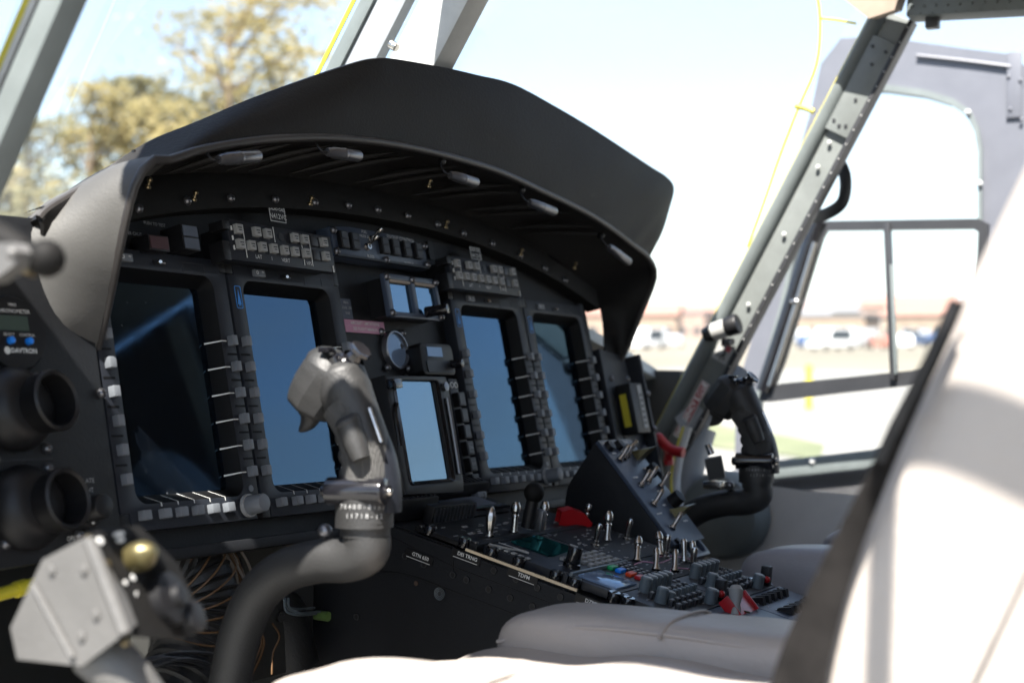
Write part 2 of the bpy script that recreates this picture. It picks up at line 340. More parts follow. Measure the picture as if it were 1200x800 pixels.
def tag(o, label=None, cat=None, group=None, kind=None):
    for k, x in (('label', label), ('category', cat), ('group', group), ('kind', kind)):
        if x: o[k] = x
    return o
def thing(name, T, label, cat, group=None, world=False):
    o = bpy.data.objects.new(name, None); COL.objects.link(o); o.empty_display_size = 0.02
    o.matrix_world = T if world else MA @ T
    return tag(o, label, cat, group)
def part(name, mb, mats, parent, loc=None, label=None):
    me = mb if isinstance(mb, bpy.types.Mesh) else mb.mesh(name, mats)
    o = bpy.data.objects.new(name, me); COL.objects.link(o); o.parent = parent
    if loc is not None: o.matrix_local = loc if isinstance(loc, Matrix) else Matrix.Translation(loc)
    if label: o['label'] = label
    return o
def solo(name, mb, mats, T, label=None, cat=None, group=None, kind=None, world=False):
    o = bpy.data.objects.new(name, mb.mesh(name, mats)); COL.objects.link(o); o.matrix_world = T if world else MA @ T
    return tag(o, label, cat, group, kind)
def kids(o): return [c for c in bpy.data.objects if c.parent == o]
def copy_tree(o, T=None, label=None, parent=None):
    ch = kids(o); c = o.copy(); COL.objects.link(c)
    if parent: c.parent = parent
    if T is not None: c.matrix_world = MA @ T
    if label: c['label'] = label
    for k in ch: copy_tree(k, None, None, c)
    return c
I4 = Matrix.Identity(4)

# ================================================================ OUTDOORS (world frame, ground at GZ)
GZ = -1.80
def wat(px, py, dist):            # a point on the level ground, dist metres out along a pixel's bearing
    d = MA.to_3x3() @ (CAM_F + CAM_R * ((px - 600) / 1666.7) + CAM_U * ((400 - py) / 1666.7))
    p = MA @ CAM_P; h = Vector((d.x, d.y)).normalized()
    return Vector((p.x + h.x * dist, p.y + h.y * dist, GZ))
M['apron'] = mat('apron_concrete', (0.19, 0.185, 0.17), 0.85, var=0.16, scale=0.25, bump=0.3, bscale=30)
M['earth'] = mat('dry_ground', (0.11, 0.10, 0.075), 0.95, scale=0.02, col2=(0.20, 0.175, 0.135))
M['lawn'] = mat('grass_strip', (0.085, 0.10, 0.05), 0.9, scale=0.8, col2=(0.14, 0.15, 0.085))
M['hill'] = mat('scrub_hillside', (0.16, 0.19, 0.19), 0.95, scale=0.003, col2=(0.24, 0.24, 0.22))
g = MB(); g.add([(-5400, -5400, GZ), (5400, -5400, GZ), (5400, 5400, GZ), (-5400, 5400, GZ)], [(0, 1, 2, 3)])
solo('ground', g, 'earth', I4, kind='structure', world=True)
g = MB(); g.add([(-60, -70, GZ + .01), (62, -70, GZ + .01), (62, 26, GZ + .01), (-60, 26, GZ + .01)], [(0, 1, 2, 3)])
solo('apron_pavement', g, 'apron', I4, kind='structure', world=True)
g = MB(); a, b = wat(790, 400, 23), wat(962, 400, 20); a2, b2 = wat(790, 400, 30), wat(968, 400, 23)
n = 14; top, bot = [], []
for i in range(n + 1):
    t = i / n; top.append(a2.lerp(b2, t) + Vector((math.sin(i * .7) * .12, 0, .03))); bot.append(a.lerp(b, t) + Vector((math.cos(i * .6) * .1, 0, .03)))
g.loft([bot, top]); solo('grass_strip', g, 'lawn', I4, kind='structure', world=True)
for k in range(3):
    g = MB(); rows = [[], [], []]
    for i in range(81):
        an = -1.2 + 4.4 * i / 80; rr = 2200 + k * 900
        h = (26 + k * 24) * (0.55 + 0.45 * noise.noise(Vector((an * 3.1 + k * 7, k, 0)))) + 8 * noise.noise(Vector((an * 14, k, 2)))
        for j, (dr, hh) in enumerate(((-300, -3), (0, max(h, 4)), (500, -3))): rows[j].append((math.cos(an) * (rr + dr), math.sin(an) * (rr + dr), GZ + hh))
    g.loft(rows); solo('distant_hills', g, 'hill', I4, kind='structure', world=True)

b = MB(); b.box((0, 0, 0), (11200, 11200, 112))
hm = bpy.data.materials.new('thin_haze'); hm.use_nodes = True; hn = hm.node_tree; hn.nodes.clear()
ho = hn.nodes.new('ShaderNodeOutputMaterial'); hv = hn.nodes.new('ShaderNodeVolumePrincipled'); hv.inputs['Density'].default_value = .00014; hv.inputs['Color'].default_value = (.9, .93, .96, 1); hn.links.new(hv.outputs[0], ho.inputs['Volume'])
solo('haze', b, hm, Matrix.Translation((0, 0, GZ - 1 + 56)), kind='stuff', world=True)

# trees beyond the nose
M['bark'] = mat('tree_bark', (0.16, 0.12, 0.08), 0.9, bump=0.5, bscale=20)
def leaf_mat(name, c1, c2):
    m = mat(name, c1, 0.6, scale=0.55, col2=c2, spec=0.2); n_ = m.node_tree; b = n_.nodes['Principled BSDF']; o = [x for x in n_.nodes if x.type == 'OUTPUT_MATERIAL'][0]
    t = n_.nodes.new('ShaderNodeBsdfTranslucent'); mx_ = n_.nodes.new('ShaderNodeMixShader'); mx_.inputs[0].default_value = 0.5
    rr = [x for x in n_.nodes if x.type == 'VALTORGB'][0]; n_.links.new(rr.outputs[0], t.inputs[0])
    n_.links.new(b.outputs[0], mx_.inputs[1]); n_.links.new(t.outputs[0], mx_.inputs[2]); n_.links.new(mx_.outputs[0], o.inputs[0]); return m
M['leafy'] = leaf_mat('autumn_leaves', (0.19, 0.175, 0.085), (0.38, 0.31, 0.14))
M['leafg'] = leaf_mat('olive_leaves', (0.12, 0.13, 0.075), (0.27, 0.24, 0.13))
def tree(base, h, spread, lm, label, leaves=5200, seed=0):
    rd = random.Random(seed); t = thing('tree', Matrix.Translation(base), label, 'tree', 'trees beyond the windshield', world=True)
    tr = MB(); tips = []
    lean = Vector((rd.uniform(-.06, .06), rd.uniform(-.06, .06), 0)) * h
    tr.tube([(0, 0, -.3), lean * .3 + Vector((0, 0, h * .3)), lean * .7 + Vector((0, 0, h * .65)), lean + Vector((0, 0, h * .95))], [h * .022, h * .017, h * .011, h * .003], n=8, sub=3)
    for i in range(26):
        z = h * rd.uniform(.16, .95); an = rd.uniform(0, 6.283); k = z / h
        ln = spread * (0.35 + 0.75 * math.sin(math.pi * min(1, k * .95 + .05)) ** .7) * rd.uniform(.55, 1.1)
        o = lean * k + Vector((0, 0, z)); e = o + Vector((math.cos(an) * ln, math.sin(an) * ln, ln * rd.uniform(.35, 1.0)))
        mid = (o + e) / 2 + Vector((0, 0, ln * .08)); tr.tube([o, mid, e], [h * .007, h * .005, h * .0015], n=5, sub=2)
        tips += [mid, e, (mid + e) / 2, e + Vector((rd.gauss(0, .3), rd.gauss(0, .3), .4)) * spread * .3]
    cr_ = MB(); v, f = [], []
    for i in range(leaves):
        c = rd.choice(tips); cl = spread * .17
        p = c + Vector((rd.gauss(0, cl), rd.gauss(0, cl), rd.gauss(0, cl * .9))); p.z = min(p.z, h * 1.02)
        sz = rd.uniform(.07, .17); d1 = Vector((rd.gauss(0, 1), rd.gauss(0, 1), rd.gauss(0, 1))).normalized(); d2 = d1.orthogonal().normalized()
        b = len(v); v += [p - d1 * sz, p + d2 * sz * .5, p + d1 * sz, p - d2 * sz * .5]; f.append((b, b + 1, b + 2, b + 3))
    cr_.add(v, f); part('trunk', tr, 'bark', t); part('crown', cr_, lm, t); return t
trees = [(-75, 31, 4.6, 2.0, 'leafg', 'shortest sparse olive tree at the far left of the row, by the window post'),
         (30, 36, 6.4, 2.3, 'leafg', 'thin olive and tan tree second in from the window post'),
         (110, 33, 6.9, 1.9, 'leafy', 'slim pale autumn tree just left of the gap in the row'),
         (182, 38, 8.0, 2.2, 'leafg', 'upright tan tree rising above the grey corner of the glareshield'),
         (262, 35, 9.3, 2.9, 'leafy', 'tallest broad golden tree in the middle of the row'),
         (345, 39, 9.6, 2.6, 'leafy', 'golden tree right of the tallest one, above the glareshield'),
         (425, 44, 9.2, 2.9, 'leafg', 'pale faded tree nearest the centre windshield post'),
         (500, 52, 8.0, 2.6, 'leafg', 'low tree behind the centre windshield post')]
for i, (px, ds, h, sp, lm, lb) in enumerate(trees): tree(wat(px, 388, ds), h, sp, lm, lb, seed=i + 3)
g = MB(); v, f = [], []; rd = random.Random(5)
for i in range(9000):
    t = rd.random(); p = wat(-150 + 650 * t, 388, rd.uniform(42, 52)); hh = 2.6 + 1.6 * noise.noise(Vector((t * 14, 0, 3)))
    p.z += hh * rd.random() ** .7; sz = rd.uniform(.12, .3); d1 = Vector((rd.gauss(0, 1), rd.gauss(0, 1), rd.gauss(0, 1))).normalized(); d2 = d1.orthogonal()
    b = len(v); v += [p - d1 * sz, p + d2 * sz * .6, p + d1 * sz, p - d2 * sz * .6]; f.append((b, b + 1, b + 2, b + 3))
g.add(v, f); solo('undergrowth', g, 'leafg', I4, 'mass of low scrub growing under the row of trees', 'undergrowth', kind='stuff', world=True)

# far airfield buildings and vehicles
walls = {'tan': (0.36, 0.27, 0.20), 'white': (0.62, 0.61, 0.58), 'brick': (0.36, 0.26, 0.21), 'grey': (0.28, 0.29, 0.31), 'cream': (0.5, 0.44, 0.34)}
for k, c in walls.items(): M['wall_' + k] = mat('wall_' + k, tuple(x * .75 for x in c), 0.85, scale=0.6)
M['roofred'] = mat('red_roof', (0.24, 0.13, 0.10), 0.8, scale=1); M['roofgrey'] = mat('grey_roof', (0.16, 0.16, 0.17), 0.8, scale=1)
M['pane'] = mat('dark_panes', (0.03, 0.04, 0.05), 0.1); M['tyre'] = mat('tyre_rubber', (0.02, 0.02, 0.02), 0.8)
def building(px, ds, wd, dp, h, wm, rm, gable, label, rot=0.0):
    ds *= 1.9; wd *= 1.15; h *= .9
    p = wat(px, 388, ds); an = math.atan2(p.y, p.x) + math.pi / 2 + rot
    t = thing('building', Matrix.Translation(p) @ Matrix.Rotation(an, 4, 'Z'), label, 'building', 'distant airfield buildings', world=True)
    b = MB(); b.box((0, 0, h / 2), (wd, dp, h)); wl = part('wall', b, 'wall_' + wm, t)
    r = MB(); pk = h + (dp * .24 if gable else .5); o = .5
    if gable: r.add([(-wd / 2 - o, -dp / 2 - o, h), (wd / 2 + o, -dp / 2 - o, h), (wd / 2 + o, dp / 2 + o, h), (-wd / 2 - o, dp / 2 + o, h), (-wd / 2 - o, 0, pk), (wd / 2 + o, 0, pk)], [(0, 1, 5, 4), (2, 3, 4, 5), (0, 4, 3), (1, 2, 5), (3, 2, 1, 0)])
    else: r.box((0, 0, h + .22), (wd + .6, dp + .6, .5))
    part('roof', r, rm, t)
    q = MB(); nw = max(2, int(wd / 3.2))
    q.box((0, 0, 0), (wd / nw * .55, .12, 1.5)); wm_ = q.mesh('window', 'pane')
    for fl in range(max(1, int(h / 3.2))):
        for i in range(nw): 
            for sgn in (-1, 1): part('window', wm_, None, wl, (-wd / 2 + wd * (i + .5) / nw, sgn * (dp / 2 + .03), 1.9 + fl * 3.1))
B = [(742, 150, 16, 10, 5.5, 'tan', 'roofred', True, 'tan house with red roof just right of the glareshield corner'),
     (775, 190, 22, 12, 7, 'brick', 'roofgrey', False, 'brick block with flat roof left of the grey side post'),
     (808, 230, 26, 12, 8, 'cream', 'roofred', True, 'cream house with red gable behind the grey side post'),
     (846, 260, 24, 14, 9, 'white', 'roofgrey', False, 'white flat block behind the utility lamp on the post'),
     (925, 170, 15, 10, 5, 'grey', 'roofgrey', True, 'grey gabled shed at the left edge of the sliding window'),
     (952, 230, 26, 12, 9, 'white', 'roofred', True, 'white house with red roof in the left part of the sliding window'),
     (980, 165, 14, 10, 5.5, 'tan', 'roofgrey', False, 'low tan block in the middle of the front sliding pane'),
     (1008, 210, 24, 12, 8, 'cream', 'roofgrey', True, 'cream house with grey gable left of the window divider'),
     (1036, 175, 16, 9, 5, 'white', 'roofgrey', False, 'low white flat shed behind the window divider'),
     (1064, 200, 20, 12, 9, 'brick', 'roofred', True, 'brick house with red gable just right of the window divider'),
     (1092, 160, 15, 10, 5.5, 'tan', 'roofred', True, 'tan house with red roof beside the seat belt'),
     (1125, 220, 28, 12, 8, 'grey', 'roofgrey', False, 'long grey flat block hidden in part by the seat back')]
for a in B: building(*a, rot=random.uniform(-.4, .4))
def vehicle(px, ds, cmat, label, big=False):
    ds *= 2.3
    p = wat(px, 388, ds); an = random.uniform(0, 3.1)
    t = thing('parked_van' if big else 'parked_car', Matrix.Translation(p) @ Matrix.Rotation(an, 4, 'Z'), label, 'van' if big else 'car', 'vehicles parked across the airfield', world=True)
    L_, H_ = (5.2, 2.1) if big else (4.4, 1.42); k = .55 if big else .5
    side = [(-L_ / 2, .35), (L_ / 2, .35), (L_ / 2, .85), (L_ / 2 - .9, 1.0), (L_ / 2 - (1.3 if big else 1.7), H_), (-L_ / 2 + (.1 if big else .7), H_), (-L_ / 2, 1.0)]
    b = MB(); b.prism(side, -.88, .88, Matrix.Rotation(R_(90), 4, 'X'), bev=.08); bo = part('body', b, cmat, t)
    q = MB()
    for s in (-1, 1): q.prism([(-L_ / 2 + .9, 1.0), (L_ / 2 - 1.35, 1.0), (L_ / 2 - 1.8, H_ - .12), (-L_ / 2 + 1.0, H_ - .12)], -.015, .015, Matrix.Translation((0, s * .885, 0)) @ Matrix.Rotation(R_(90), 4, 'X'))
    part('side_window', q, 'pane', bo)
    wv = MB(); wv.cyl((0, -.11, 0), (0, .11, 0), .33, n=16, bev=.03); wm_ = wv.mesh('wheel', 'tyre')
    for x in (-L_ * .3, L_ * .3):
        for s in (-.8, .8): part('wheel', wm_, None, t, (x, s, .33))
for k, c in (('carw', (.7, .7, .7)), ('cars', (.35, .36, .38)), ('carr', (.30, .12, .09)), ('carb', (.05, .08, .16))): M[k] = mat('car_paint_' + k[-1], c, .25, coat=.5)
for a in [(748, 82, 'carw', 'white car parked just right of the glareshield corner'), (770, 96, 'carr', 'red car parked left of the grey side post'), (790, 70, 'cars', 'silver car parked against the lower grey side post'),
          (935, 92, 'carw', 'white van parked at the left edge of the sliding window', True), (962, 78, 'cars', 'silver car parked low in the front sliding pane'), (990, 100, 'carb', 'dark blue car parked in the middle of the front sliding pane'),
          (1015, 84, 'carw', 'white car parked left of the window divider'), (1070, 90, 'cars', 'silver van parked right of the window divider', True), (758, 62, 'carw', 'white van parked between the glareshield corner and the grey side post', True),
          (948, 66, 'carb', 'dark car parked nearest, low at the left of the front sliding pane'), (975, 60, 'carw', 'white van parked nearest the window sill in the front sliding pane', True), (1004, 70, 'cars', 'silver van parked mid pane left of the divider', True), (1028, 64, 'carr', 'dull red car parked just left of the window divider'), (1058, 68, 'carw', 'white car parked low right of the window divider'), (1085, 74, 'carb', 'dark car parked beside the seat belt edge')]: vehicle(*a)
for px, ds, lb in ((948, 33, 'yellow steel bollard at the end of the grass strip'),):
    t = thing('bollard', Matrix.Translation(wat(px, 388, ds)), lb, 'bollard', world=True)
    b = MB(); b.cyl((0, 0, 0), (0, 0, 1.05), .085, n=18, bev=.05); part('bollard_post', b, 'yellow', t)
    b = MB(); b.lathe([(0, 0), (.17, 0), (.17, .03), (.13, .06), (0, .06)]); part('base_flange', b, 'darkmetal', t)

# ================================================================ AIRFRAME
def beam(mb, p, q, wdir, wd, th, m=0, off=0.0, T=None, bev=.004):
    """bar from p to q; wd across wdir, th across the third axis, shifted off along wdir"""
    p, q = Vector(p), Vector(q); z = (q - p).normalized(); x = Vector(wdir); x = (x - z * x.dot(z)).normalized(); y = z.cross(x)
    F = frame((p + q) / 2 + x * off, x, y, z); mb.box((0, 0, 0), (wd, th, (q - p).length), (T @ F) if T is not None else F, m, bev); return F
# floor, nose shell, roof, rear bulkhead
b = MB(); b.box((.53, -.6, -.93), (1.9, 2.6, .05)); solo('cockpit_floor', b, 'floor', I4, kind='structure')
t = thing('nose_shell', TR(.53, .5, -.9), 'dark hull shell of the nose below and ahead of the instrument panel', 'nose shell')
b = MB(); b.box((-.97, .20, .38), (.03, .95, 1.02), bev=.005); b.box((.97, .10, .38), (.03, 1.15, 1.02), bev=.005); b.box((0, .68, .38), (1.95, .03, 1.02), bev=.005); part('hull_side', b, 'hull', t)
b = MB(); rows = []
for j in range(7):
    y = -.42 + j * .19; rows.append([(x, y, .93 + .10 * math.cos(x * 1.5) - .035 * j - .05 * (x / .97) ** 2) for x in [(-.97 + 1.94 * i / 16) for i in range(17)]])
b.loft(rows, th=.02); part('nose_deck', b, 'postw', t)
t = thing('cabin_roof', TR(.53, -1.2, .66), 'cabin roof panel above the seats with a beige headliner', 'roof')
plan = [(-.27, -.09), (.68, -.09), (.70, -.02), (1.08, -.02), (1.08, -.145), (.88, -.165), (.92, -.24), (1.12, -.36), (1.26, -.44), (1.42, -.60), (1.42, -2.0), (-.49, -2.0), (-.49, -.50), (-.40, -.44), (-.345, -.40), (-.345, -.30), (-.37, -.27), (-.37, -.13)]  # edge outline cut in and out to steer sunlight and shade in the cockpit
plan = [(x - .53, y + 1.2) for x, y in plan]
b = MB(); b.prism(plan, -.01, .04, bev=.008); part('roof_skin', b, 'lav', t)
b = MB(); b.prism([(x * .96, y * .98) for x, y in plan], -.03, -.0105); part('headliner', b, 'beige', t)
t = thing('rear_bulkhead', TR(.53, -1.75, -.15), 'brown grey lined bulkhead closing the cockpit behind the seats', 'bulkhead')
b = MB(); b.box((0, 0, -.05), (1.8, .04, 1.5)); part('lining', b, 'cabin', t)
b = MB(); b.box((-.25, .03, .1), (.06, .02, 1.1), bev=.005); b.box((.35, .03, .1), (.06, .02, 1.1), bev=.005); b.box((.1, .03, .3), (1.4, .02, .05), bev=.005); part('stiffener', b, 'beige', t)
t = thing('aft_side_panel', TR(1.45, -1.4, .15), 'brown grey lined cabin side behind the far door opening', 'side panel')
b = MB(); b.box((0, 0, 0), (.04, .80, .98)); part('lining', b, 'cabin', t)
b = MB(); b.box((-.025, .36, 0), (.02, .05, .95), bev=.006); part('door_jamb', b, 'beige', t)

# starboard windshield post (edges measured on its inner face at X = 1.40)
t = thing('windshield_post', I4, 'grey green windshield side post with rivets and an EMERGENCY EXIT placard', 'window post')
def L4(px, py, dx=0): p = at(px, py, X=1.40); return p
top_l, top_r, bot_l, bot_r = L4(1030, 20), L4(1078, 16), L4(742, 560), L4(793, 570)
def lerp(a, b, k): return a + (b - a) * k
prof = [(0.0, 0.0), (.26, 0.0), (.30, -.014), (.94, -.014), (1.0, 0.004)]
ax = (bot_l - top_l)
b = MB()
wdir = (top_r - top_l); 
F = beam(b, (top_l + top_r) / 2 + Vector((.02, 0, 0)), (bot_l + bot_r) / 2 + Vector((.02, 0, 0)), Vector((0, -1, 0)), .043, .035, bev=.004)
part('post_web', b, 'post', t)
PZ = (bot_l - top_l).normalized(); PWD = Vector((0, -1, 0)); PWD = (PWD - PZ * PWD.dot(PZ)).normalized()  # along, across (aft)
c0 = (top_l + top_r) / 2; c1 = (bot_l + bot_r) / 2
def PP(k, s, d=0.0): return c0.lerp(c1, k) + PWD * s + Vector((-d, 0, 0))   # k along, s across, d toward the cabin
b = MB(); b.tube([PP(0, -.032, .0), PP(.5, -.032, .0), PP(1, -.032, .0)], .010, n=10, sub=1, flat=1.6); b.tube([PP(0, -.041, -.01), PP(1, -.041, -.01)], .005, n=8, sub=1); part('gasket', b, 'gasket', t)
b = MB(); b.tube([PP(0, -.049, -.006), PP(1, -.049, -.006)], .0022, n=8, sub=1); part('yellow_sealant', b, 'yellow', t)
b = MB(); beam(b, PP(0, .026, -.006), PP(1, .026, -.006), PWD, .008, .03, bev=.001); part('seam_strip', b, 'trimdark', t)
b = MB()
for i in range(34): k = (i + .5) / 34; b.sphere(PP(k, .0265, .0095), .0015, n=8)
for k, s in ((.31, -.002), (.45, .0), (.60, .002), (.26, -.004)): b.cyl(PP(k, s, .002), PP(k, s, .0055), .004, n=14, bev=.0015)
part('rivets', b, 'postw', t)
b = MB(); F2 = beam(b, PP(.05, 0, .004), PP(.24, 0, .004), PWD, .046, .006, bev=.002)
for k, s in ((.07, -.014), (.07, .012), (.10, .0), (.22, -.014), (.22, .010), (.225, -.001), (.17, .004)): b.cyl(PP(k, s, .006), PP(k, s, .009), .003, n=10, m=1)
part('gusset_plate', b, ['post', 'trimdark'], t)
# frame on the cabin face of the post: local x up along the post, y across
PFm = frame(c0, -PZ, (-PZ).cross(Vector((-1, 0, 0))) * -1, Vector((-1, 0, 0)))
def postT(k, s, d): 
    p = PP(k, s, d); x = -PZ; z = Vector((-1, 0, 0)); y = z.cross(x); return frame(p, x, y, z)
e = MB(); T_ = postT(.835, -.001, .0035)
e.box((0.0, 0, .0006), (.115, .017, .001), T_, 0); e.box((.0, 0, .0014), (.112, .0145, .0006), T_, 1); e.box((.038, 0, .0019), (.034, .0125, .0006), T_, 2)
e.text('EMERGENCY', .0130, T_ @ TR(-.020, 0, .0024), 2, bold=.0005); e.text('EXIT', .0125, T_ @ TR(.038, 0, .0027), 3, bold=.0008)
M['placred'] = mat('placard_red', (0.30, 0.05, 0.06), 0.5)
part('exit_placard', e, ['white', 'placred', 'white', 'placred'], t)
e = MB(); T_ = postT(.705, .002, .0035); e.prism([(-.018, -.016), (.018, -.016), (.018, .016), (-.018, .016)], 0, .001, T_, 0)
e.box((.010, -.006, .0014), (.010, .010, .0006), T_, 1)
for i in range(3): e.box((-.004 + i * .001, .004, .0014), (.002, .02, .0006), T_ @ RZ(35 + i * 40), 2)
part('hammer_placard', e, ['keypale', 'placred', 'black'], t)
b = MB(); b.tube([at(955, -20, X=1.43), at(961, 22, X=1.43), at(957, 75, X=1.43), at(936, 126, X=1.43), at(915, 180, X=1.43), at(896, 235, X=1.43), at(876, 290, X=1.43)], .0026, n=8, sub=4); b.tube([at(961, 22, X=1.43), at(982, 24, X=1.42), at(1003, 28, X=1.41)], .0022, n=8, sub=2); b.tube([at(932, 124, X=1.43), at(944, 127, X=1.43), at(954, 131, X=1.43)], .005, n=8, sub=2); part('sealant_run', b, 'yellow', t)
# roof rail
t = thing('roof_rail', I4, 'riveted dark grey roof rail along the top right corner above the door', 'roof rail')
b = MB(); p0, p1 = at(1066, 17, X=1.36), at(1300, 4, X=1.36); beam(b, p0, p1, (0, 0, 1), .042, .05, off=.012); beam(b, p0 + Vector((.0, 0, .04)), p1 + Vector((0, 0, .04)), (0, 0, 1), .03, .07, m=1)
part('rail_web', b, ['gasket', 'beige'], t)
b = MB()
for i in range(16): p = p0.lerp(p1, (i + .5) / 16); b.sphere(p + Vector((-.026, 0, .006)), .0028, n=8); b.sphere(p + Vector((-.026, 0.006, -.006)), .0018, n=8)
part('rail_rivets', b, 'gasket', t)
b = MB(); q = at(1093, 27, X=1.36); b.box(q + Vector((0, 0, 0)), (.02, .022, .02), bev=.003); part('latch_bracket', b, 'trimdark', t)
b = MB(); q = [at(975, -12, X=1.30), at(1018, 22, X=1.32), at(1048, 12, X=1.32), at(1065, -40, X=1.30), at(980, -60, X=1.3)]
b.loft([[p for p in q], [p + Vector((.05, 0, .01)) for p in q]], closed=True, smooth=False); b.add([tuple(p) for p in q], [(0, 1, 2, 3, 4)]); part('headliner_corner', b, 'beige', t)

# port windshield post
t = thing('windshield_post', I4, 'blurred grey windshield post nearest the camera at the top left corner', 'window post')
pa, pb = at(101, -60, X=-.30), at(-51, 290, X=-.30); pa, pb = pa + (pa - pb) * .9, pb + (pb - pa) * 1.6
def edge(off, wd, th, mm, nm, dx=0.0, bev=.002):
    b = MB(); beam(b, pa + Vector((dx, off, 0)), pb + Vector((dx, off, 0)), (0, 1, 0), wd, th, bev=bev); return part(nm, b, mm, t)
edge(0, .021, .022, 'gasket', 'post_web'); edge(.015, .005, .018, 'trimdark', 'seam_strip', bev=.001); edge(.0212, .0065, .020, 'postw', 'gasket'); edge(.0310, .0125, .012, 'yellow', 'yellow_sealant')
edge(.062, .034, .010, 'postw', 'window_frame', -.04); edge(.050, .006, .006, 'yellow', 'tape_line', -.05, .001); edge(.074, .010, .006, 'yellow', 'tape_line', -.05, .001)
# centre post
t = thing('centre_windshield_post', I4, 'white and grey raked centre windshield post rising behind the glareshield', 'window post')
ca, cb = at(490, 82, X=.53), at(548, -30, X=.53); dz = (cb - ca).normalized(); ca = ca - dz * .35; cb = cb + dz * .25
b = MB(); F = beam(b, ca, cb, (1, 0, 0), .045, .070, bev=.008); part('post_web', b, 'postw', t)
b = MB(); beam(b, ca + Vector((-.020, .050, .050)), cb + Vector((-.020, .050, .050)), (1, 0, 0), .020, .045, m=0, bev=.004); beam(b, ca + Vector((-.030, .072, .072)), cb + Vector((-.030, .072, .072)), (1, 0, 0), .010, .02, m=1, bev=.002); part('gasket', b, ['greyblue', 'gasket'], t)
b = MB(); beam(b, ca + Vector((-.034, .086, .086)), cb + Vector((-.034, .086, .086)), (1, 0, 0), .002, .006, bev=.0005); part('yellow_sealant', b, 'yellow', t)
b = MB(); p = at(458, 52, X=.49); b.cyl(p, p + F.to_3x3() @ Vector((0, .012, 0)) * (1 if (F.to_3x3() @ Vector((0, 1, 0))).y < 0 else -1), .006, n=12, bev=.002); part('rivets', b, 'steel', t)
# windshield panes
rt = at(1022, 20, X=1.40); rb = at(735, 560, X=1.40)
t = thing('windshield', I4, 'clear two piece windshield on either side of the white centre post', 'windshield')
for c, sg in (([cb + Vector((-.03, .10, .10)), ca + Vector((-.03, .10, .10)), pa + Vector((0, .03, .1)), pb + Vector((0, .03, -.1))], 1), ([cb + Vector((.03, .10, .10)), ca + Vector((.03, .10, .10)), rt + Vector((0, .03, .02)), rb + Vector((0, .03, 0))], 1)):
    b = MB(); rows = []
    for j in range(9):
        v_ = j / 8; row = []
        for i in range(15):
            k_ = i / 14; row.append(c[0].lerp(c[1], v_).lerp(c[2].lerp(c[3], v_), k_) + Vector((0, .24 * math.sin(math.pi * min(1, k_ * 1.02)) ** .8 * (.5 + .5 * v_), .10 * math.sin(math.pi * k_))))
        rows.append(row)
    b.loft(rows); part('pane', b, 'glass', t)

# added unseen plate at the left, outlined to shade the vents and side panel
t = thing('port_shade_plate', TR(-.42, -.06, .2), 'grey plate added out of view beyond the near windshield post to shade the panel end', 'shade plate')
b = MB(); b.prism([(-.13, -.55), (.17, -.55), (.15, .24), (.0, .33), (-.04, .36), (-.09, .44), (-.15, .47), (-.17, .40)], -.012, .012, Matrix(((0, 0, 1, 0), (1, 0, 0, 0), (0, 1, 0, 0), (0, 0, 0, 1))), bev=.003); part('plate_skin', b, 'lav', t)
b = MB()
for i in range(12): b.sphere((-.014, -.10, -.5 + i * .07), .003, n=8)
part('rivets', b, 'liner', t)

# added bars, out of view, placed to cast shadow bands on the near seat
t = thing('seat_shadow_bars', TR(-.55, -1.0, .5), 'grey tubes added out of view to cast shadow bands on the near seat', 'shadow bar')
To = TR(.55, 1.0, -.5); sh = Vector((-.35, -.084, .56))
q0, q1 = at(1075, 490, X=-.21) + sh, at(1190, 540, X=-.21) + sh; q2 = q1 + (q1 - q0) * 1.6
b = MB(); b.tube([q0 + (q0 - q1) * .25, q0, q1, q2], .014, To, n=14, sub=2); part('upper_shadow_bar', b, 'liner', t)
q3, q4 = at(1036, 590, X=-.21) + sh, at(1030, 760, X=-.21) + sh
b = MB(); b.tube([q3 + (q3 - q4) * .9, q3, q4, q4 + (q4 - q3) * .8], .0075, To, n=12, sub=2); part('side_shadow_bar', b, 'liner', t)

# starboard door, standing open outside the post
DX = 2.10
t = thing('cockpit_door', TR(DX, -.4, -.3), 'blue grey cockpit door with an arched window opening, seen beyond the side post', 'door')
Td = Matrix.Translation((-DX, .4, .3))
def D(px, py, x=DX): return at(px, py, X=x)
def dring(outer, inner, x0, x1, mb, m=0):
    """a closed frame between two outlines of the same count in the door plane, from x0 to x1"""
    rows = []
    for o_, x in ((outer, x0), (inner, x0), (inner, x1), (outer, x1), (outer, x0)): rows.append([Vector((x, p.y, p.z)) for p in o_])
    mb.loft(rows, Td, m, closed=True, smooth=False)
out_px = [(862, 460), (895, 350), (925, 215), (950, 130), (962, 75), (985, 45), (1030, 43), (1080, 50), (1130, 57), (1186, 64), (1196, 74), (1225, 90), (1232, 150), (1240, 260), (1240, 360), (1240, 460), (1240, 580), (1150, 610), (1010, 625), (860, 640)]
in_px = [(885, 470), (915, 360), (945, 225), (968, 150), (985, 108), (1005, 98), (1040, 100), (1085, 106), (1118, 116), (1138, 130), (1148, 150), (1152, 175), (1152, 215), (1152, 262), (1150, 350), (1148, 440), (1146, 528), (1080, 534), (990, 543), (880, 555)]
b = MB(); dring([D(*p) for p in out_px], [D(*p) for p in in_px], DX, DX + .03, b); part('door_skin', b, 'lav', t)
b = MB(); o2 = [D(*p) for p in in_px]; cen = sum(o2, Vector()) / len(o2); i2 = [cen + (p - cen) * .955 for p in o2]
dring(o2, i2, DX - .012, DX + .02, b)
for i in (3, 9, 12, 14): p = o2[i].lerp(i2[i], .5); b.sphere(Vector((DX - .014, p.y, p.z)), .007, Td, 1, n=10)
part('opening_frame', b, ['gasket', 'postw'], t)
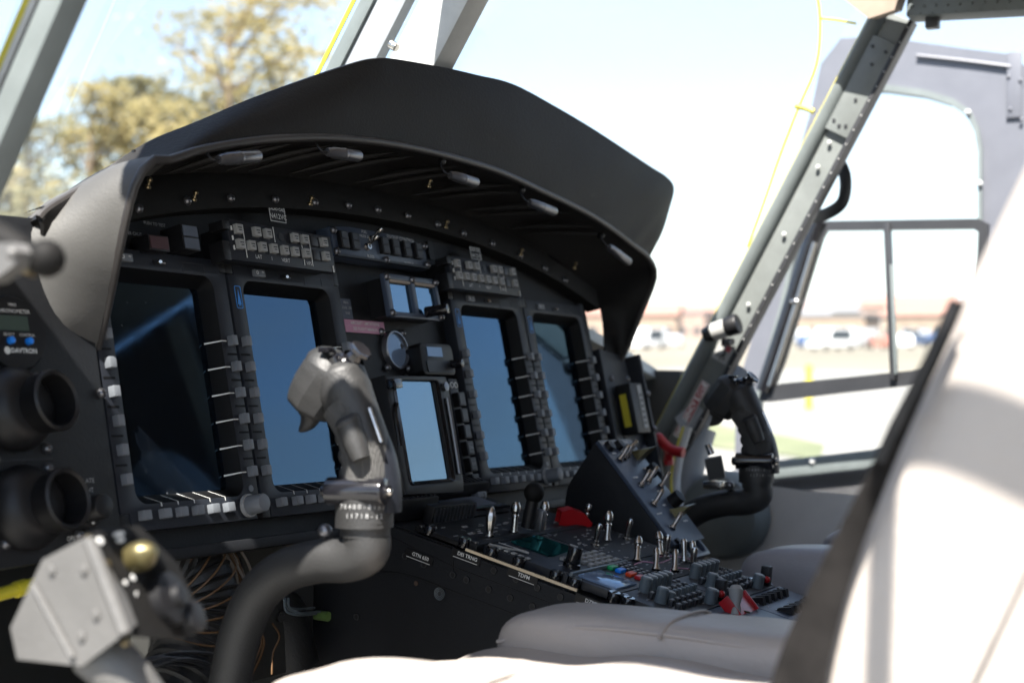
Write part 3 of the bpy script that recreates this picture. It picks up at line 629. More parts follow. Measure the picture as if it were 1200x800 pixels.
b = MB(); s0, s1 = D(880, 553), D(1160, 522)
beam(b, s0, s1, (0, 0, 1), .040, .05, T=Td, bev=.006)
for px in (855, 952, 1045): p = D(px, 548 - (px - 880) * .11, DX - .025); b.sphere(p, .0075, Td, 1, n=12)
part('window_sill', b, ['gasket', 'white'], t)
b = MB(); pts = [D(850, 572), D(1020, 552), D(1200, 545), D(1250, 700), D(1000, 760), D(800, 760), D(800, 620)]
b.add([tuple(p) for p in pts], [tuple(range(7))], Td); b.add([tuple(p + Vector((.04, 0, 0))) for p in pts], [tuple(range(7))], Td); part('inner_panel', b, 'liner', t)
b = MB(); c_ = [D(*p) for p in in_px]; b.add([(DX + .012, p.y, p.z) for p in c_], [tuple(range(len(c_)))], Td); part('door_pane', b, 'glass', t)
b = MB(); p = [D(1075, 66), D(1130, 72), D(1185, 79)]; b.tube([x + Vector((-.006, 0, 0)) for x in p], .004, Td, n=8); p = [D(1188, 70), D(1200, 110), D(1196, 180)]
b.box(D(1189, 100) + Vector((-.004, 0, 0)), (.006, .03, .14), Td, 1, .002)
for q in ((1182, 90), (1196, 94), (1184, 128), (1197, 140)): b.sphere(D(*q, DX - .008), .004, Td, 1, n=8)
part('edge_moulding', b, ['lav', 'lav'], t)
# black framed sliding window
WX = 1.98
t = thing('sliding_window', TR(WX, -.35, .1), 'black framed sliding side window with a steel latch, beyond the grey post', 'window')
Tw = Matrix.Translation((-WX, .35, -.1))
def W(px, py, x=WX): return at(px, py, X=x)
b = MB(); wp = [(890, 462), (952, 262), (1146, 262), (1146, 440)]
o_ = [W(888, 469), W(905, 425), W(950, 275), W(960, 259), (W(1146, 256)), W(1158, 262), W(1150, 440), W(1090, 449), W(990, 460), W(900, 471)]
i_ = [W(907, 452), W(918, 424), W(963, 279), W(968, 270), W(1140, 268), W(1147, 272), W(1138, 426), W(1088, 432), W(990, 442), W(916, 449)]
rows = []
for oo, x in ((o_, WX), (i_, WX), (i_, WX + .02), (o_, WX + .02), (o_, WX)): rows.append([Vector((x, p.y, p.z)) for p in oo])
b.loft(rows, Tw, closed=True, smooth=False); part('window_frame', b, 'trimdark', t)
b = MB(); b.tube([W(894, 458), W(924, 366), W(951, 280), W(961, 258)], .017, Tw, 0, n=10, sub=4); b.tube([W(902, 452, WX - .012), W(930, 366, WX - .012), W(955, 284, WX - .012)], .006, Tw, 1, n=8, sub=2); part('front_rail', b, ['gloss', 'steel'], t)
b = MB(); beam(b, W(1040, 262), W(1048, 445), (0, 1, 0), .013, .022, T=Tw, bev=.002); beam(b, W(1045, 310, WX - .012), W(1050, 438, WX - .012), (0, 1, 0), .006, .01, T=Tw, m=1, bev=.001); part('divider', b, ['trimdark', 'gasket'], t)
b = MB(); q = W(932, 353, WX - .02); b.sphere(q, .008, Tw, n=14, sc=(1, 1.6, .8)); b.cyl(q, q + Vector((.03, 0, 0)), .004, T=Tw, n=10); part('latch', b, 'steel', t)
b = MB(); b.add([(WX + .01, p.y, p.z) for p in i_], [tuple(range(10))], Tw); part('window_glass', b, 'glass', t)
# strap loop behind the post
b = MB(); b.tube([at(978, 182, X=1.47), at(990, 205, X=1.46), at(988, 235, X=1.46), at(970, 250, X=1.47), at(945, 256, X=1.49)], .011, n=10, flat=.22, up=(1, 0, 0)); solo('pull_strap', b, 'trimdark', I4, 'dark looped pull strap hanging behind the grey side post', 'strap')
# sidewall below
t = thing('side_wall', TR(1.47, -.3, -.4), 'grey moulded side wall with a round cover ahead of the co-pilot seat', 'side wall')
Ts = Matrix.Translation((-1.47, .3, .4))
b = MB(); rows = []
for j in range(9):
    z = -.9 + j * .0875; rows.append([(1.49 - .05 * math.exp(-((y + .15) / .2) ** 2) * (j / 8) - .04 * math.sin(j * .5), y, z + .03 * math.sin(y * 4)) for y in [(-1.7 + 1.85 * i / 20) for i in range(21)]])
b.loft(rows, Ts, th=.02); part('lining', b, 'palewall', t)
b = MB(); q = at(842, 605, X=1.38); b.lathe([(0, .012), (.055, .012), (.07, .006), (.078, -.01), (.08, -.05)], Ts @ frame(q, Vector((0, 1, 0)), Vector((0, 0, 1)).cross(Vector((0, 0, 0))) if False else Vector((0, 0, 1)), Vector((-1, 0, 0)) * -1) @ RX(180), n=30); part('round_cover', b, 'gasket', t)
b = MB(); b.tube([at(800, 500, X=1.42), at(840, 470, X=1.44), at(870, 440, X=1.48)], .03, Ts, n=16); b.tube([at(790, 620, X=1.40), at(800, 560, X=1.42), at(818, 500, X=1.44)], .035, Ts, n=16); part('duct', b, 'greyblue', t)

# ================================================================ INSTRUMENT PANEL
UC = .53
def arc(u): d = abs(u - UC); return .175 - .20 * d * d - .15 * d ** 4
pan = thing('instrument_panel', PF(UC, -.2, -.024), 'wide black arched instrument panel carrying the displays under the glareshield', 'instrument panel')
Tp = PF(UC, -.2, -.024).inverted() @ PF(0, 0, 0)        # measured u,v,w to local
us = [-.06 + 1.18 * i / 48 for i in range(49)]
b = MB(); poly = [(-.06, -.226), (1.12, -.226)] + [(u, arc(u) + .012) for u in us[::-1]]
b.prism(poly, -.036, -.024, Tp); b.box((UC, -.222, -.016), (1.14, .012, .020), Tp, bev=.003); part('panel_plate', b, 'panel', pan)
b = MB()
b.loft([[(u, arc(u), -.021) for u in us], [(u, arc(u), .002) for u in us], [(u, arc(u) + .002, .003) for u in us], [(u, arc(u) + .033, .003) for u in us], [(u, arc(u) + (.050 if abs(u - UC) < .46 else .036), -.006) for u in us], [(u, arc(u) + (.052 if abs(u - UC) < .46 else .036), -.030) for u in us]], Tp, smooth=False, th=.0)
part('flange', b, 'matte', pan)
bt = MB(); bt.lathe([(.0, .0), (.0052, .0), (.0052, .0016), (.0036, .004), (.0018, .0052), (0, .0052)], n=14); bt.box((0, 0, .0054), (.0055, .001, .0006), m=1); bme = bt.mesh('bolt', ['darkmetal', 'black'])
for (u, v) in [(.064, .134), (.140, .152), (.213, .164), (.293, .173), (.370, .179), (.440, .184), (.505, .186), (.575, .186), (.648, .182), (.715, .176), (.793, .166), (.873, .153), (.947, .137), (1.01, .12)]:
    part('bolt', bme, None, pan, Tp @ TR(u, max(v, arc(u) + .008), .003))
# side wings of the panel (port one carries chronometer and air vents)
t = thing('side_panel', PF(-.17, -.1, -.02), 'black side panel at the left end, carrying two air vents and a clock', 'side panel', 'outer wings of the panel')
Ts_ = PF(-.17, -.1, -.02).inverted() @ PF(0, 0, 0)
b = MB(); b.prism([(-.36, -.22), (-.016, -.212), (-.016, .09), (-.07, .11), (-.36, .10)], -.016, -.002, Ts_, bev=.001)
b.box((-.22, -.1215, -.0015), (.26, .0012, .002), Ts_, 1); b.box((-.078, -.084, -.0018), (.02, .0008, .001), Ts_, 1); b.box((-.078, -.092, -.0018), (.02, .0008, .001), Ts_, 1); part('panel_plate', b, ['panel', 'keydark'], t)
for (u, v) in [(-.096, -.046), (-.094, -.112), (-.096, -.130), (-.154, -.194), (-.154, -.12), (-.070, -.193), (-.018, -.06)]: part('bolt', bme, None, t, Ts_ @ TR(u, v, -.002))
e = MB(); T_ = Ts_ @ TR(-.068, -.150, -.0015); e.text('APPROACH PLATE', .0062, T_ @ TR(0, .006, .0003), 0); e.text('AND MAP LIGHT', .0062, T_ @ TR(0, -.003, .0003), 0); part('lettering', e, 'dimwhite', t)
t2 = thing('side_panel', PF(1.20, -.1, -.02), 'narrow black side panel at the far right end of the displays', 'side panel', 'outer wings of the panel')
T2 = PF(1.20, -.1, -.02).inverted() @ PF(0, 0, 0)
b = MB(); b.prism([(1.10, -.23), (1.235, -.22), (1.19, .01), (1.10, .02)], -.016, -.002, T2, bev=.001); b.box((1.215, -.10, .002), (.008, .22, .03), T2 @ TR(0, 0, 0), bev=.002); part('panel_plate', b, 'bezel', t2)
for (u, v) in [(1.122, -.03), (1.13, -.135), (1.185, -.03), (1.20, -.15), (1.214, -.06), (1.214, -.12)]: part('bolt', bme, None, t2, T2 @ TR(u, v, -.002 if u < 1.21 else .017))
t3 = thing('breaker_box', PF(1.155, -.085, -.002), 'small box with a yellow tape and a white label on the far right panel', 'switch box')
b = MB(); b.box((0, 0, .014), (.05, .085, .028), bev=.003); part('box_body', b, 'black', t3)
b = MB(); b.box((-.0258, -.002, .012), (.001, .055, .012)); part('yellow_tape', b, 'yellow', t3)
b = MB(); b.box((.008, .002, .0285), (.015, .072, .001))
for i in range(6): b.box((.008, -.026 + i * .0095, .0292), (.008, .005, .0006), m=1)
part('paper_label', b, ['keypale', 'keydark'], t3)
b = MB(); b.cyl((.055, .035, .0), (.085, .035, .0), .004, n=10); part('stub', b, 'black', t3)

# ---------------------------------------------------------------- four big displays
btn = MB(); btn.box((0, 0, -.001), (.0088, .0112, .009), bev=.0012); key_me = btn.mesh('button', 'key')
btn = MB(); btn.box((0, 0, -.001), (.0112, .0098, .009), bev=.0012); keyb_me = btn.mesh('button', 'key')
def display(u0, label, port):
    t = thing('multifunction_display', PF(u0, 0, -.002), label, 'display', 'large displays across the panel')
    o_ = [(.002, -.196), (.187, -.196), (.187, -.183), (.1945, -.183), (.1945, .078), (.186, .078), (.186, .092), (0, .092), (0, .078), (-.0105, .078), (-.0105, -.178), (.002, -.178)]
    h = rrect(.0125, -.170, .1725, .072, .015, 6); h2 = rrect(.0215, -.160, .1635, .061, .004, 6)
    b = MB(); b.prism(o_, -.024, -.0035, bev=.0008, holes=[h])
    b.loft([[(x, y, -.0042) for x, y in h], [(x, y, -.019) for x, y in h2], [(x * 1, y, -.021) for x, y in h2]], m=1, closed=True, smooth=False)
    b.prism(rrect(-.004, -.186, .19, .084, .004), -.0228, -.0215, m=1)
    for i in range(6):         # tick marks on the sloped wall at each key
        y = -i * .029; b.loft([[(.1795, y - .0006, -.0032), (.1795, y + .0006, -.0032)], [(.1722, y - .0006, -.0034), (.1722, y + .0006, -.0034)], [(.160, y - .0006 - .001, -.0182), (.160, y + .0002, -.0182)]], m=2)
        if i: b.box((.0035, y, -.0028), (.009, .0011, .0012), m=2)
    for i in range(5):
        x = .0454 + i * .0236; b.loft([[(x - .0006, -.1735, -.0032), (x + .0006, -.1735, -.0032)], [(x - .0006, -.1696, -.0034), (x + .0006, -.1696, -.0034)], [(x - .0085, -.1605, -.0182), (x - .0073, -.1605, -.0182)]], m=2)
    for i in range(5):
        for x in (.1862, -.001): b.box((x, -.0145 - i * .029, -.0034), (.0155, .0022, .0004), m=3)
    part('bezel', b, ['bezel', 'wall', 'white', 'wall'], t)
    b = MB(); b.prism(rrect(.020, -.162, .165, .063, .003), -.0212, -.0200); part('screen', b, 'screen', t)
    for i in range(6):
        part('button', key_me, None, t, (0, -i * .029, .001)); part('button', key_me, None, t, (.1856, -i * .029, .001))
    for i in range(6): part('button', keyb_me, None, t, (.0175 if i == 0 else .0454 + (i - 1) * .0236, -.1812, .001))
    b = MB(); b.box((.042, .0815, -.0025), (.019, .0085, .006), bev=.0012); b.text('O', .0055, TR(.037, .0815, .0008), 1, bold=.0003); b.text('*', .008, TR(.0465, .0802, .0008), 1, bold=.0003); part('rocker_key', b, ['key', 'white'], t)
    b = MB(); b.prism(rrect(.083, .0775, .103, .0845, .0034), -.0034, -.0024, m=1); b.cyl((.093, .081, -.0028), (.089, .0805, .002), .0018, n=8); b.box((.093, .0805, -.0018), (.013, .0016, .001)); part('wheel_control', b, ['steel', 'black'], t)
    b = MB(); b.prism(rrect(.127, .074, .161, .085, .001), -.0034, -.0031, holes=[rrect(.1278, .0748, .1602, .0842, .0006)]); part('blank_label', b, 'keydark', t)
    b = MB(); b.cyl((.173, -.1815, -.003), (.173, -.1815, .001), .0125, n=24, m=1); b.cyl((.173, -.1815, .001), (.173, -.1815, .021), .0108, .0098, n=24, bev=.0015); part('knob', b, ['key', 'dimwhite'], t)
    b = MB(); b.cyl((.183, -.163, -.004), (.183, -.163, -.0028), .0036, n=12); part('light_sensor', b, 'key', t)
    for x, y in ((-.007, .0875), (.190, .0875), (-.006, -.187)): b = MB(); b.box((x, y, -.013), (.013, .018, .018), bev=.001); part('latch', b, 'black', t)
    if not port:
        b = MB(); b.prism(rrect(-.003, .0385, .0075, .0645, .002), -.0034, -.0030, holes=[rrect(-.0022, .0393, .0067, .0637, .0016)]); b.add([(-.0008, .043, -.003), (.0053, .043, -.003), (.0024, .061, -.003)], [(0, 1, 2)]); b.text('A', .006, TR(.0023, .0425, -.0028)); part('blue_tag', b, 'tagblue', t)
    return t
display(0.0, 'leftmost large display, dark screen reflecting the brown cabin', True)
display(.209, 'second large display from the left, deep blue screen behind the near cyclic grip', False)
display(.6727, 'third large display, light blue screen right of the centre unit', False)
display(.8815, 'fourth large display at the right end under the glareshield leg', False)

# ---------------------------------------------------------------- keyed control heads above the displays
kk = MB(); kk.box((0, 0, .0025), (.0108, .0108, .007), bev=.0008); kk.box((0, 0, .0), (.0126, .0128, .002), m=1); kk.box((0, .0012, .0062), (.0058, .0012, .0004), m=1); kk.box((.0004, -.0016, .0062), (.0040, .0011, .0004), m=1); kp_me = kk.mesh('button', ['keypale', 'keydark'])
kk = MB(); kk.box((0, 0, .0015), (.0125, .0125, .004), bev=.001); kd_me = kk.mesh('button', 'keydark')
def head(u0, label):
    t = thing('keyed_control_head', PF(u0, .085, .024), label, 'control panel', 'keyed control heads on the panel')
    b = MB(); b.prism([(0, 0), (.188, 0), (.188, .045), (.006, .047), (0, .043)], -.012, -.002, bev=.001); b.box((.096, .0225, -.030), (.176, .038, .036), m=2)
    for x in (.0255, .128, .1435): b.box((x, .023, -.0014), (.0005, .038, .0008), m=1)
    b.box((.079, .036, -.0014), (.0005, .018, .0008), m=1); b.box((.183, .004, -.0014), (.0009, .008, .0012), m=1)
    b.text('LAT', .0065, TR(.045, .0065, -.0009), 1); b.text('VERT', .0065, TR(.093, .0065, -.0009), 1); b.text('VFS', .0060, TR(.136, .0065, -.0009), 1); b.text('I', .006, TR(.068, .0065, -.0009), 1)
    for i in range(3): b.box((.006, .014 + i * .011, -.0014), (.0016, .005, .0012), m=1)
    b.cyl((.0915, .0345, -.003), (.0915, .0345, -.0012), .0050, n=14, m=2)
    part('face_plate', b, ['bezel', 'white', 'black'], t)
    for x in (.014, .045, .064, .113, .131, .168): part('button', kp_me, None, t, (x, .035, -.002))
    part('button', kd_me, None, t, (.1505, .035, -.002)); part('button', kd_me, None, t, (.1505, .018, -.002))
    for x in (.014, .0325, .0515, .071, .0905, .1095, .130, .168): part('button', kp_me, None, t, (x, .018, -.002))
    for y, z_, hh in ((.010, -.012, .022), (.038, -.008, .010)): b = MB(); b.box((-.006, y, z_), (.012, hh, .02), bev=.001); part('latch', b, 'black', t)
head(.177, 'keyed control head with pale square buttons above the two left displays')
head(.632, 'keyed control head with pale square buttons above the third display, right of centre')

# engine control strip
t = thing('engine_control_panel', PF(.395, .114, .004), 'narrow engine control strip of dark guarded switches between the keyed heads', 'control panel')
b = MB(); b.prism([(0, 0), (.212, 0), (.212, .035), (.155, .042), (.045, .042), (0, .038)], -.024, -.002, bev=.001); b.box((.106, .0015, -.001), (.208, .003, .006), m=2)
b.text('ENGINE CONTROL', .0075, TR(.155, .037, -.0012), 1); b.box((.115, .033, -.0013), (.0008, .006, .001), m=1); b.box((.200, .033, -.0013), (.0008, .006, .001), m=1)
b.text('FUEL', .0055, TR(.072, .038, -.0012), 1); b.text('MODE SEL', .005, TR(.072, .032, -.0012), 1); b.text('BLEED', .0055, TR(.078, .006, -.0012), 1); b.text('BACKUP', .0055, TR(.165, .004, -.0012), 1)
part('face_plate', b, ['blue_grey', 'white', 'bezel'], t)
sm = MB(); sm.box((0, 0, .002), (.017, .022, .008), bev=.001); sm.box((0, .0053, .0063), (.013, .0088, .001), m=1); sm.box((0, -.0053, .0063), (.013, .0088, .001), m=1); sme = sm.mesh('switch_cap', ['black', 'keydark'])
for x, y in ((.020, .022), (.043, .022), (.109, .023), (.133, .023), (.160, .023), (.188, .023)): part('switch_cap', sme, None, t, (x, y, -.002))
tg = MB(); tg.lathe([(0, 0), (.0052, 0), (.0052, .002), (.004, .003), (.004, .006), (.002, .006)], n=12); tg.lathe([(.0016, .004), (.0019, .012), (.0032, .016), (.0032, .021), (.0015, .0235), (0, .0235)], T=RX(-25), n=12); tgm = tg.mesh('toggle_switch', 'steel')
part('toggle_switch', tgm, None, t, TR(.084, .029, -.002)); part('toggle_switch', tgm, None, t, TR(.072, .018, -.002))
for x, y in ((.004, .006), (.004, .033), (.208, .006), (.208, .032), (.110, .004)): part('bolt', bme, None, t, (x, y, -.001))

# indicator lights at the upper left
t = thing('caution_light', PF(.082, .098, -.018), 'small dark red caption light at the upper left of the panel', 'indicator light')
b = MB(); b.box((0, 0, .014), (.030, .017, .024), bev=.001); part('housing', b, 'black', t); b = MB(); b.box((0, 0, .0265), (.026, .013, .001), m=0); part('lens', b, mat('dark_red_lens', (.055, .022, .025), .3), t)
b = MB(); b.text('MASTER CAUT', .005, TR(-.012, .016, .0)); part('lettering', b, 'dimwhite', t)
t = thing('split_indicator_light', PF(.126, .107, -.018), 'taller grey split indicator beside the red light at the upper left', 'indicator light')
b = MB(); b.box((0, 0, .016), (.026, .028, .030), bev=.001); part('housing', b, 'black', t); b = MB(); b.box((0, .0068, .0315), (.022, .0115, .001)); b.box((0, -.0068, .0315), (.022, .0115, .001)); part('lens', b, 'greytag', t)
b = MB(); b.text('PUSH TO TEST', .005, TR(-.018, .021, .0)); part('lettering', b, 'dimwhite', t); b = MB(); b.box((.0, -.020, .006), (.022, .006, .012), bev=.002); part('clip', b, 'black', t)
# placards
def placard(u, v, w_, wd, ht, lines, label, base='black', ink='white', border=True, group='placards on the panel', name='placard'):
    b = MB(); b.box((0, 0, .0005), (wd, ht, .001))
    if border: b.prism(rrect(-wd / 2 + .001, -ht / 2 + .001, wd / 2 - .001, ht / 2 - .001, .0008), .001, .0013, m=1, holes=[rrect(-wd / 2 + .002, -ht / 2 + .002, wd / 2 - .002, ht / 2 - .002, .0005)])
    for s_, sz, y in lines: b.text(s_, sz, TR(0, y, .0016), 1, bold=.0001)
    return solo(name, b, [base, ink], PF(u, v, w_), label, 'placard', group)
placard(.297, .1565, -.0005, .031, .022, [('RADIO CALL', .0052, .0055), ('N412VC', .0088, -.0035)], 'RADIO CALL N412VC placard above the left keyed control head')
placard(.747, .150, -.002, .030, .020, [('RADIO CALL', .0050, .005), ('N412VC', .0085, -.0035)], 'RADIO CALL N412VC placard above the right keyed control head')
placard(.436, .055, -.0228, .022, .026, [('MAX', .005, .008), ('KIAS 170', .005, .001), ('VNE', .005, -.006)], 'small grey limits placard right of the second display', 'greytag', 'dimwhite', False)
placard(.470, .0330, -.0228, .086, .0165, [('AIRCRAFT LIMITATIONS', .0058, .004), ('SEE FLIGHT MANUAL', .0058, -.0035)], 'pink two line placard left of the round gauge', 'pink', 'white', False)
placard(.660, .152, -.022, .012, .026, [], 'blank dark plate left of the right radio call placard', 'black', 'white', False)

# centre instruments
t = thing('dual_standby_display', PF(.548, .069, .0), 'small blue grey unit with two square screens above the round gauge', 'standby display')
b = MB(); b.box((0, 0, -.012), (.116, .050, .026), m=1); b.prism(rrect(-.064, -.029, .062, .029, .003), .003, .010, bev=.001, holes=[rrect(-.053, -.0215, -.004, .0215, .001), rrect(.006, -.0215, .055, .0215, .001)]); part('bezel', b, ['blue_grey', 'black'], t)
for x0 in (-.053, .006):
    b = MB(); b.box((x0 + .0245, 0, .003), (.049, .043, .004)); part('screen', b, 'screenb', t); b = MB(); b.box((x0 + .0245, .0195, .007), (.047, .003, .006)); part('lip', b, 'beige', t)
for x, y in ((-.0585, .024), (-.0585, -.024), (.057, .024), (.057, -.024), (.001, .024)): part('bolt', bme, None, t, (x, y, .0095))
b = MB(); b.cyl((.022, -.019, .010), (.026, -.021, .042), .0075, .0068, n=18, bev=.001); part('knob', b, 'gloss', t)
t = thing('round_gauge', PF(.528, .004, -.019), 'round bright faced gauge in the middle of the panel', 'gauge')
b = MB(); b.lathe([(.0262, -.02), (.0262, .001), (.0250, .003), (.0232, .003), (.0222, -.001), (.0222, -.004)], n=40); part('bezel_ring', b, 'darkmetal', t)
b = MB(); b.lathe([(0, -.001), (.0228, -.001), (.0228, -.004)], n=40); part('glass_face', b, 'palescreen', t)
for x, y in ((-.024, .024), (.024, .024), (-.024, -.024), (.024, -.024)): part('bolt', bme, None, t, (x, y, -.003))
t = thing('digital_fuel_timer', PF(.590, -.010, -.006), 'small rounded black unit with a lit strip display right of the round gauge', 'instrument')
b = MB(); b.prism(rrect(-.040, -.023, .040, .020, .008), -.024, .009, bev=.0015); b.prism(rrect(-.030, -.020, .032, -.004, .003), .009, .0105, m=1); part('housing', b, ['black', 'bezel'], t)
b = MB(); b.box((-.006, .008, .0095), (.036, .013, .001)); part('screen', b, 'palescreen', t)
b = MB(); b.cyl((.032, -.008, .008), (.034, -.010, .026), .006, n=14, bev=.001); part('knob', b, 'gloss', t)
for x, y in ((-.046, .020), (-.046, -.022)): part('bolt', bme, None, t, (x, y, -.018))

t = thing('centre_touch_display', PF(.425, -.19, .030), 'tall thick centre display with bright blue screen, right of the near cyclic grip', 'display')
b = MB(); hole = rrect(.020, .0155, .108, .1425, .003)
b.prism([(0, 0), (.134, -.004), (.138, .01), (.142, .140), (.138, .149), (.0, .149)], -.054, -.003, bev=.002, holes=[hole]); b.loft([[(x, y, -.0034) for x, y in rrect(.012, .010, .118, .144, .006)], [(x, y, -.0005) for x, y in rrect(.015, .012, .115, .143, .005)], [(x, y, -.004) for x, y in hole]], closed=True, m=1, smooth=False)
b.box((.01, .137, .001), (.020, .012, .012), m=1, bev=.002); b.tube([(.004, .06, -.002), (.006, .1, -.002), (.012, .113, -.002)], .003, m=1, n=8); b.tube([(.128, .02, -.001), (.130, .08, -.001), (.130, .12, -.001)], .003, m=2, n=8)
b.lathe([(0, 0), (.005, 0), (.006, .004), (0, .005)], TR(.130, .135, -.003), 2, n=14); part('housing', b, ['black', 'gloss', 'darkmetal'], t)
b = MB(); b.box((.064, .079, -.0085), (.0885, .1275, .004)); part('screen', b, 'screenb', t)
def strip(u0, v0, label):
    t = thing('annunciator_strip', PF(u0, v0, .0), label, 'annunciator', 'narrow annunciator strips either side of the centre display')
    b = MB(); b.prism(rrect(-.011, -.155, .011, .0, .001), -.022, -.006, bev=.0008); part('face_plate', b, 'bezel', t)
    for i in range(2):
        b = MB(); b.lathe([(.0028, -.007), (.0042, -.007), (.0042, -.0045), (.0028, -.0045)], TR(-.005 + i * .010, -.009, 0), n=14); b.cyl((-.005 + i * .010, -.009, -.007), (-.005 + i * .01, -.009, -.0055), .0022, n=10, m=1); part('jack', b, ['white', 'black'], t)
    lb = ['', '', '', 'ON', 'OFF', 'HI', 'LO']
    for i in range(6):
        b = MB(); b.box((.0, -.030 - i * .0225, -.001), (.017, .019, .010), bev=.0008); b.box((0, -.030 - i * .0225, .0042), (.013, .0145, .001), m=1)
        if lb[i]: b.text(lb[i], .006, TR(0, -.030 - i * .0225, .0051), 2)
        part('legend_light', b, ['black', 'keydark', 'dimwhite'], t)
    return t
strip(.412, -.036, 'narrow annunciator strip left of the centre touch display')
strip(.632, -.036, 'narrow annunciator strip between the centre touch display and the third display')
b = MB(); b.box((0, 0, 0), (.022, .012, .012), bev=.002); b.text('2', .008, TR(0.003, 0, .0066), 1, bold=.0004); solo('selector_plug', b, ['key', 'black'], PF(.632, -.200, .004), 'small pale plug below the annunciator strip', 'plug')

# chronometer, air vents, dimmer
t = thing('chronometer', PF(-.115, -.005, -.002), 'black digital chronometer with green lcd and two blue buttons at the left edge', 'clock')
b = MB(); b.lathe([(0, .003), (.034, .003), (.036, .0), (.036, -.012)], n=44); part('case', b, 'black', t)
b = MB(); b.box((-.002, .009, .0035), (.034, .014, .002)); part('lcd_screen', b, 'lcd', t)
for x, c in ((-.008, 'SELECT'), (.013, 'CONTROL')):
    b = MB(); b.cyl((x, -.0075, .003), (x, -.0075, .008), .0034, n=14, bev=.001); part('button', b, 'blue', t); b = MB(); b.text(c, .0038, TR(x, -.0015, .0034)); part('lettering', b, 'white', t)
b = MB(); b.text('M803', .004, TR(0, .0265, .0034)); b.text('CHRONOMETER', .0052, TR(0, .0205, .0034)); b.text('DAVTRON', .0062, TR(.007, -.0165, .0034), bold=.0002); b.lathe([(0, .0034), (.0036, .0034)], TR(-.012, -.0165, 0), n=14); part('lettering', b, 'white', t)
def vent(u, v, label):
    t = thing('air_vent', PF(u, v, .0), label, 'air vent', 'round air vents at the left end of the panel')
    b = MB(); b.lathe([(0, -.002), (.038, -.002), (.039, .004), (.036, .012), (.030, .020), (.022, .024), (0, .024)], n=40); bh = part('ball_housing', b, 'black', t)
    A = TR(.012, 0, .010) @ RY(6) @ RX(-2)
    b = MB(); b.lathe([(.026, .0), (.0275, .020), (.0285, .030), (.0265, .032), (.0235, .030), (.0225, .006), (.010, .004), (0, .004)], A, n=40); part('nozzle', b, 'black', bh)
    return t
vent(-.128, -.076, 'upper round black air vent at the left end of the panel'); vent(-.130, -.165, 'lower round black air vent beside the dimmer knob')
t = thing('dimmer_knob', PF(-.066, -.172, .0), 'black dimmer knob with white pointer right of the lower air vent', 'knob')
b = MB(); b.cyl((0, 0, -.002), (0, 0, .014), .0185, .017, n=28, bev=.002); b.box((0, -.011, .0145), (.002, .006, .001), m=1); part('skirt', b, ['black', 'white'], t); b = MB(); b.cyl((0, 0, .014), (0, 0, .032), .0125, .0115, n=24, bev=.002); part('cap', b, 'black', t)
b = MB(); b.text('OFF', .006, TR(-.014, -.024, -.001)); b.text('BRT', .006, TR(.014, -.024, -.001)); part('lettering', b, 'white', t)
placard(-.012, -.163, -.001, .0, .0, [], '') if False else None

# ================================================================ GLARESHIELD
bead_px = [(82, 437, .03), (104, 425, .02), (116, 400, .0), (128, 350, -.02), (138, 300, -.04), (150, 245, -.055), (160, 212, -.062), (178, 188, -.068), (200, 187, -.07), (233, 176, -.07), (283, 167, -.07), (333, 162, -.07), (400, 162, -.07), (467, 170, -.07), (533, 185, -.07), (587, 202, -.07), (633, 223, -.07), (667, 239, -.07), (690, 251, -.07), (715, 267, -.069), (740, 286, -.067), (758, 300, -.064), (767, 316, -.06), (765, 333, -.052), (750, 370, -.03), (735, 407, -.008), (724, 428, .01), (716, 437, .015), (700, 440, .03)]
bead = [at(a_, b_, Y=c_) for a_, b_, c_ in bead_px]
BN = 96
def resample(P, n):
    P = smooth_path(P, 8); d = [0]
    for i in range(1, len(P)): d.append(d[-1] + (P[i] - P[i - 1]).length)
    o = []; k = 0
    for i in range(n):
        s_ = d[-1] * i / (n - 1)
        while k < len(d) - 2 and d[k + 1] < s_: k += 1
        o.append(P[k].lerp(P[k + 1], (s_ - d[k]) / max(1e-9, d[k + 1] - d[k])))
    return o
bd = resample(bead, BN)
base = [PF(u, v, w_).translation for u, v, w_ in [(-.062, -.03, -.01), (-.075, .03, -.012), (-.080, .09, -.012), (-.05, .125, -.01), (0.0, .148, -.006), (.08, .172, -.004), (.2, .194, -.002), (.35, .209, -.002), (.53, .214, -.002), (.7, .209, -.002), (.86, .194, -.002), (.98, .172, -.004), (1.06, .148, -.006), (1.12, .12, -.01), (1.155, .09, -.012), (1.145, .03, -.012), (1.115, -.03, -.01)]]
bs = resample(base, BN)
gs = thing('glareshield', TR(.53, .0, .2), 'black arched glareshield hood with a beaded rim over the instrument panel', 'glareshield')
Tg = TR(-.53, 0, -.2)
b = MB(); rows = []
for j in range(9):
    k = j / 8; row = []
    for i in range(BN):
        p = bs[i].lerp(bd[i], k); cc = Vector((UC, p.y, -.05)); dirn = (p - cc); dirn.y = 0; dirn = dirn.normalized() if dirn.length > 1e-6 else Vector()
        bulge = .010 * math.sin(math.pi * k) + (.0025 * math.sin(i * .9 + k * 2.2) * math.sin(math.pi * k) if 26 < i < 70 else 0); row.append(p + dirn * bulge)
    rows.append(row)
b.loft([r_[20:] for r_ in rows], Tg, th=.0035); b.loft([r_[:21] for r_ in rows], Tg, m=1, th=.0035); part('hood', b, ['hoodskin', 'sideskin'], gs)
b = MB(); b.tube(bd, .0046, Tg, n=12, sub=1); part('rim_bead', b, 'bead', gs)
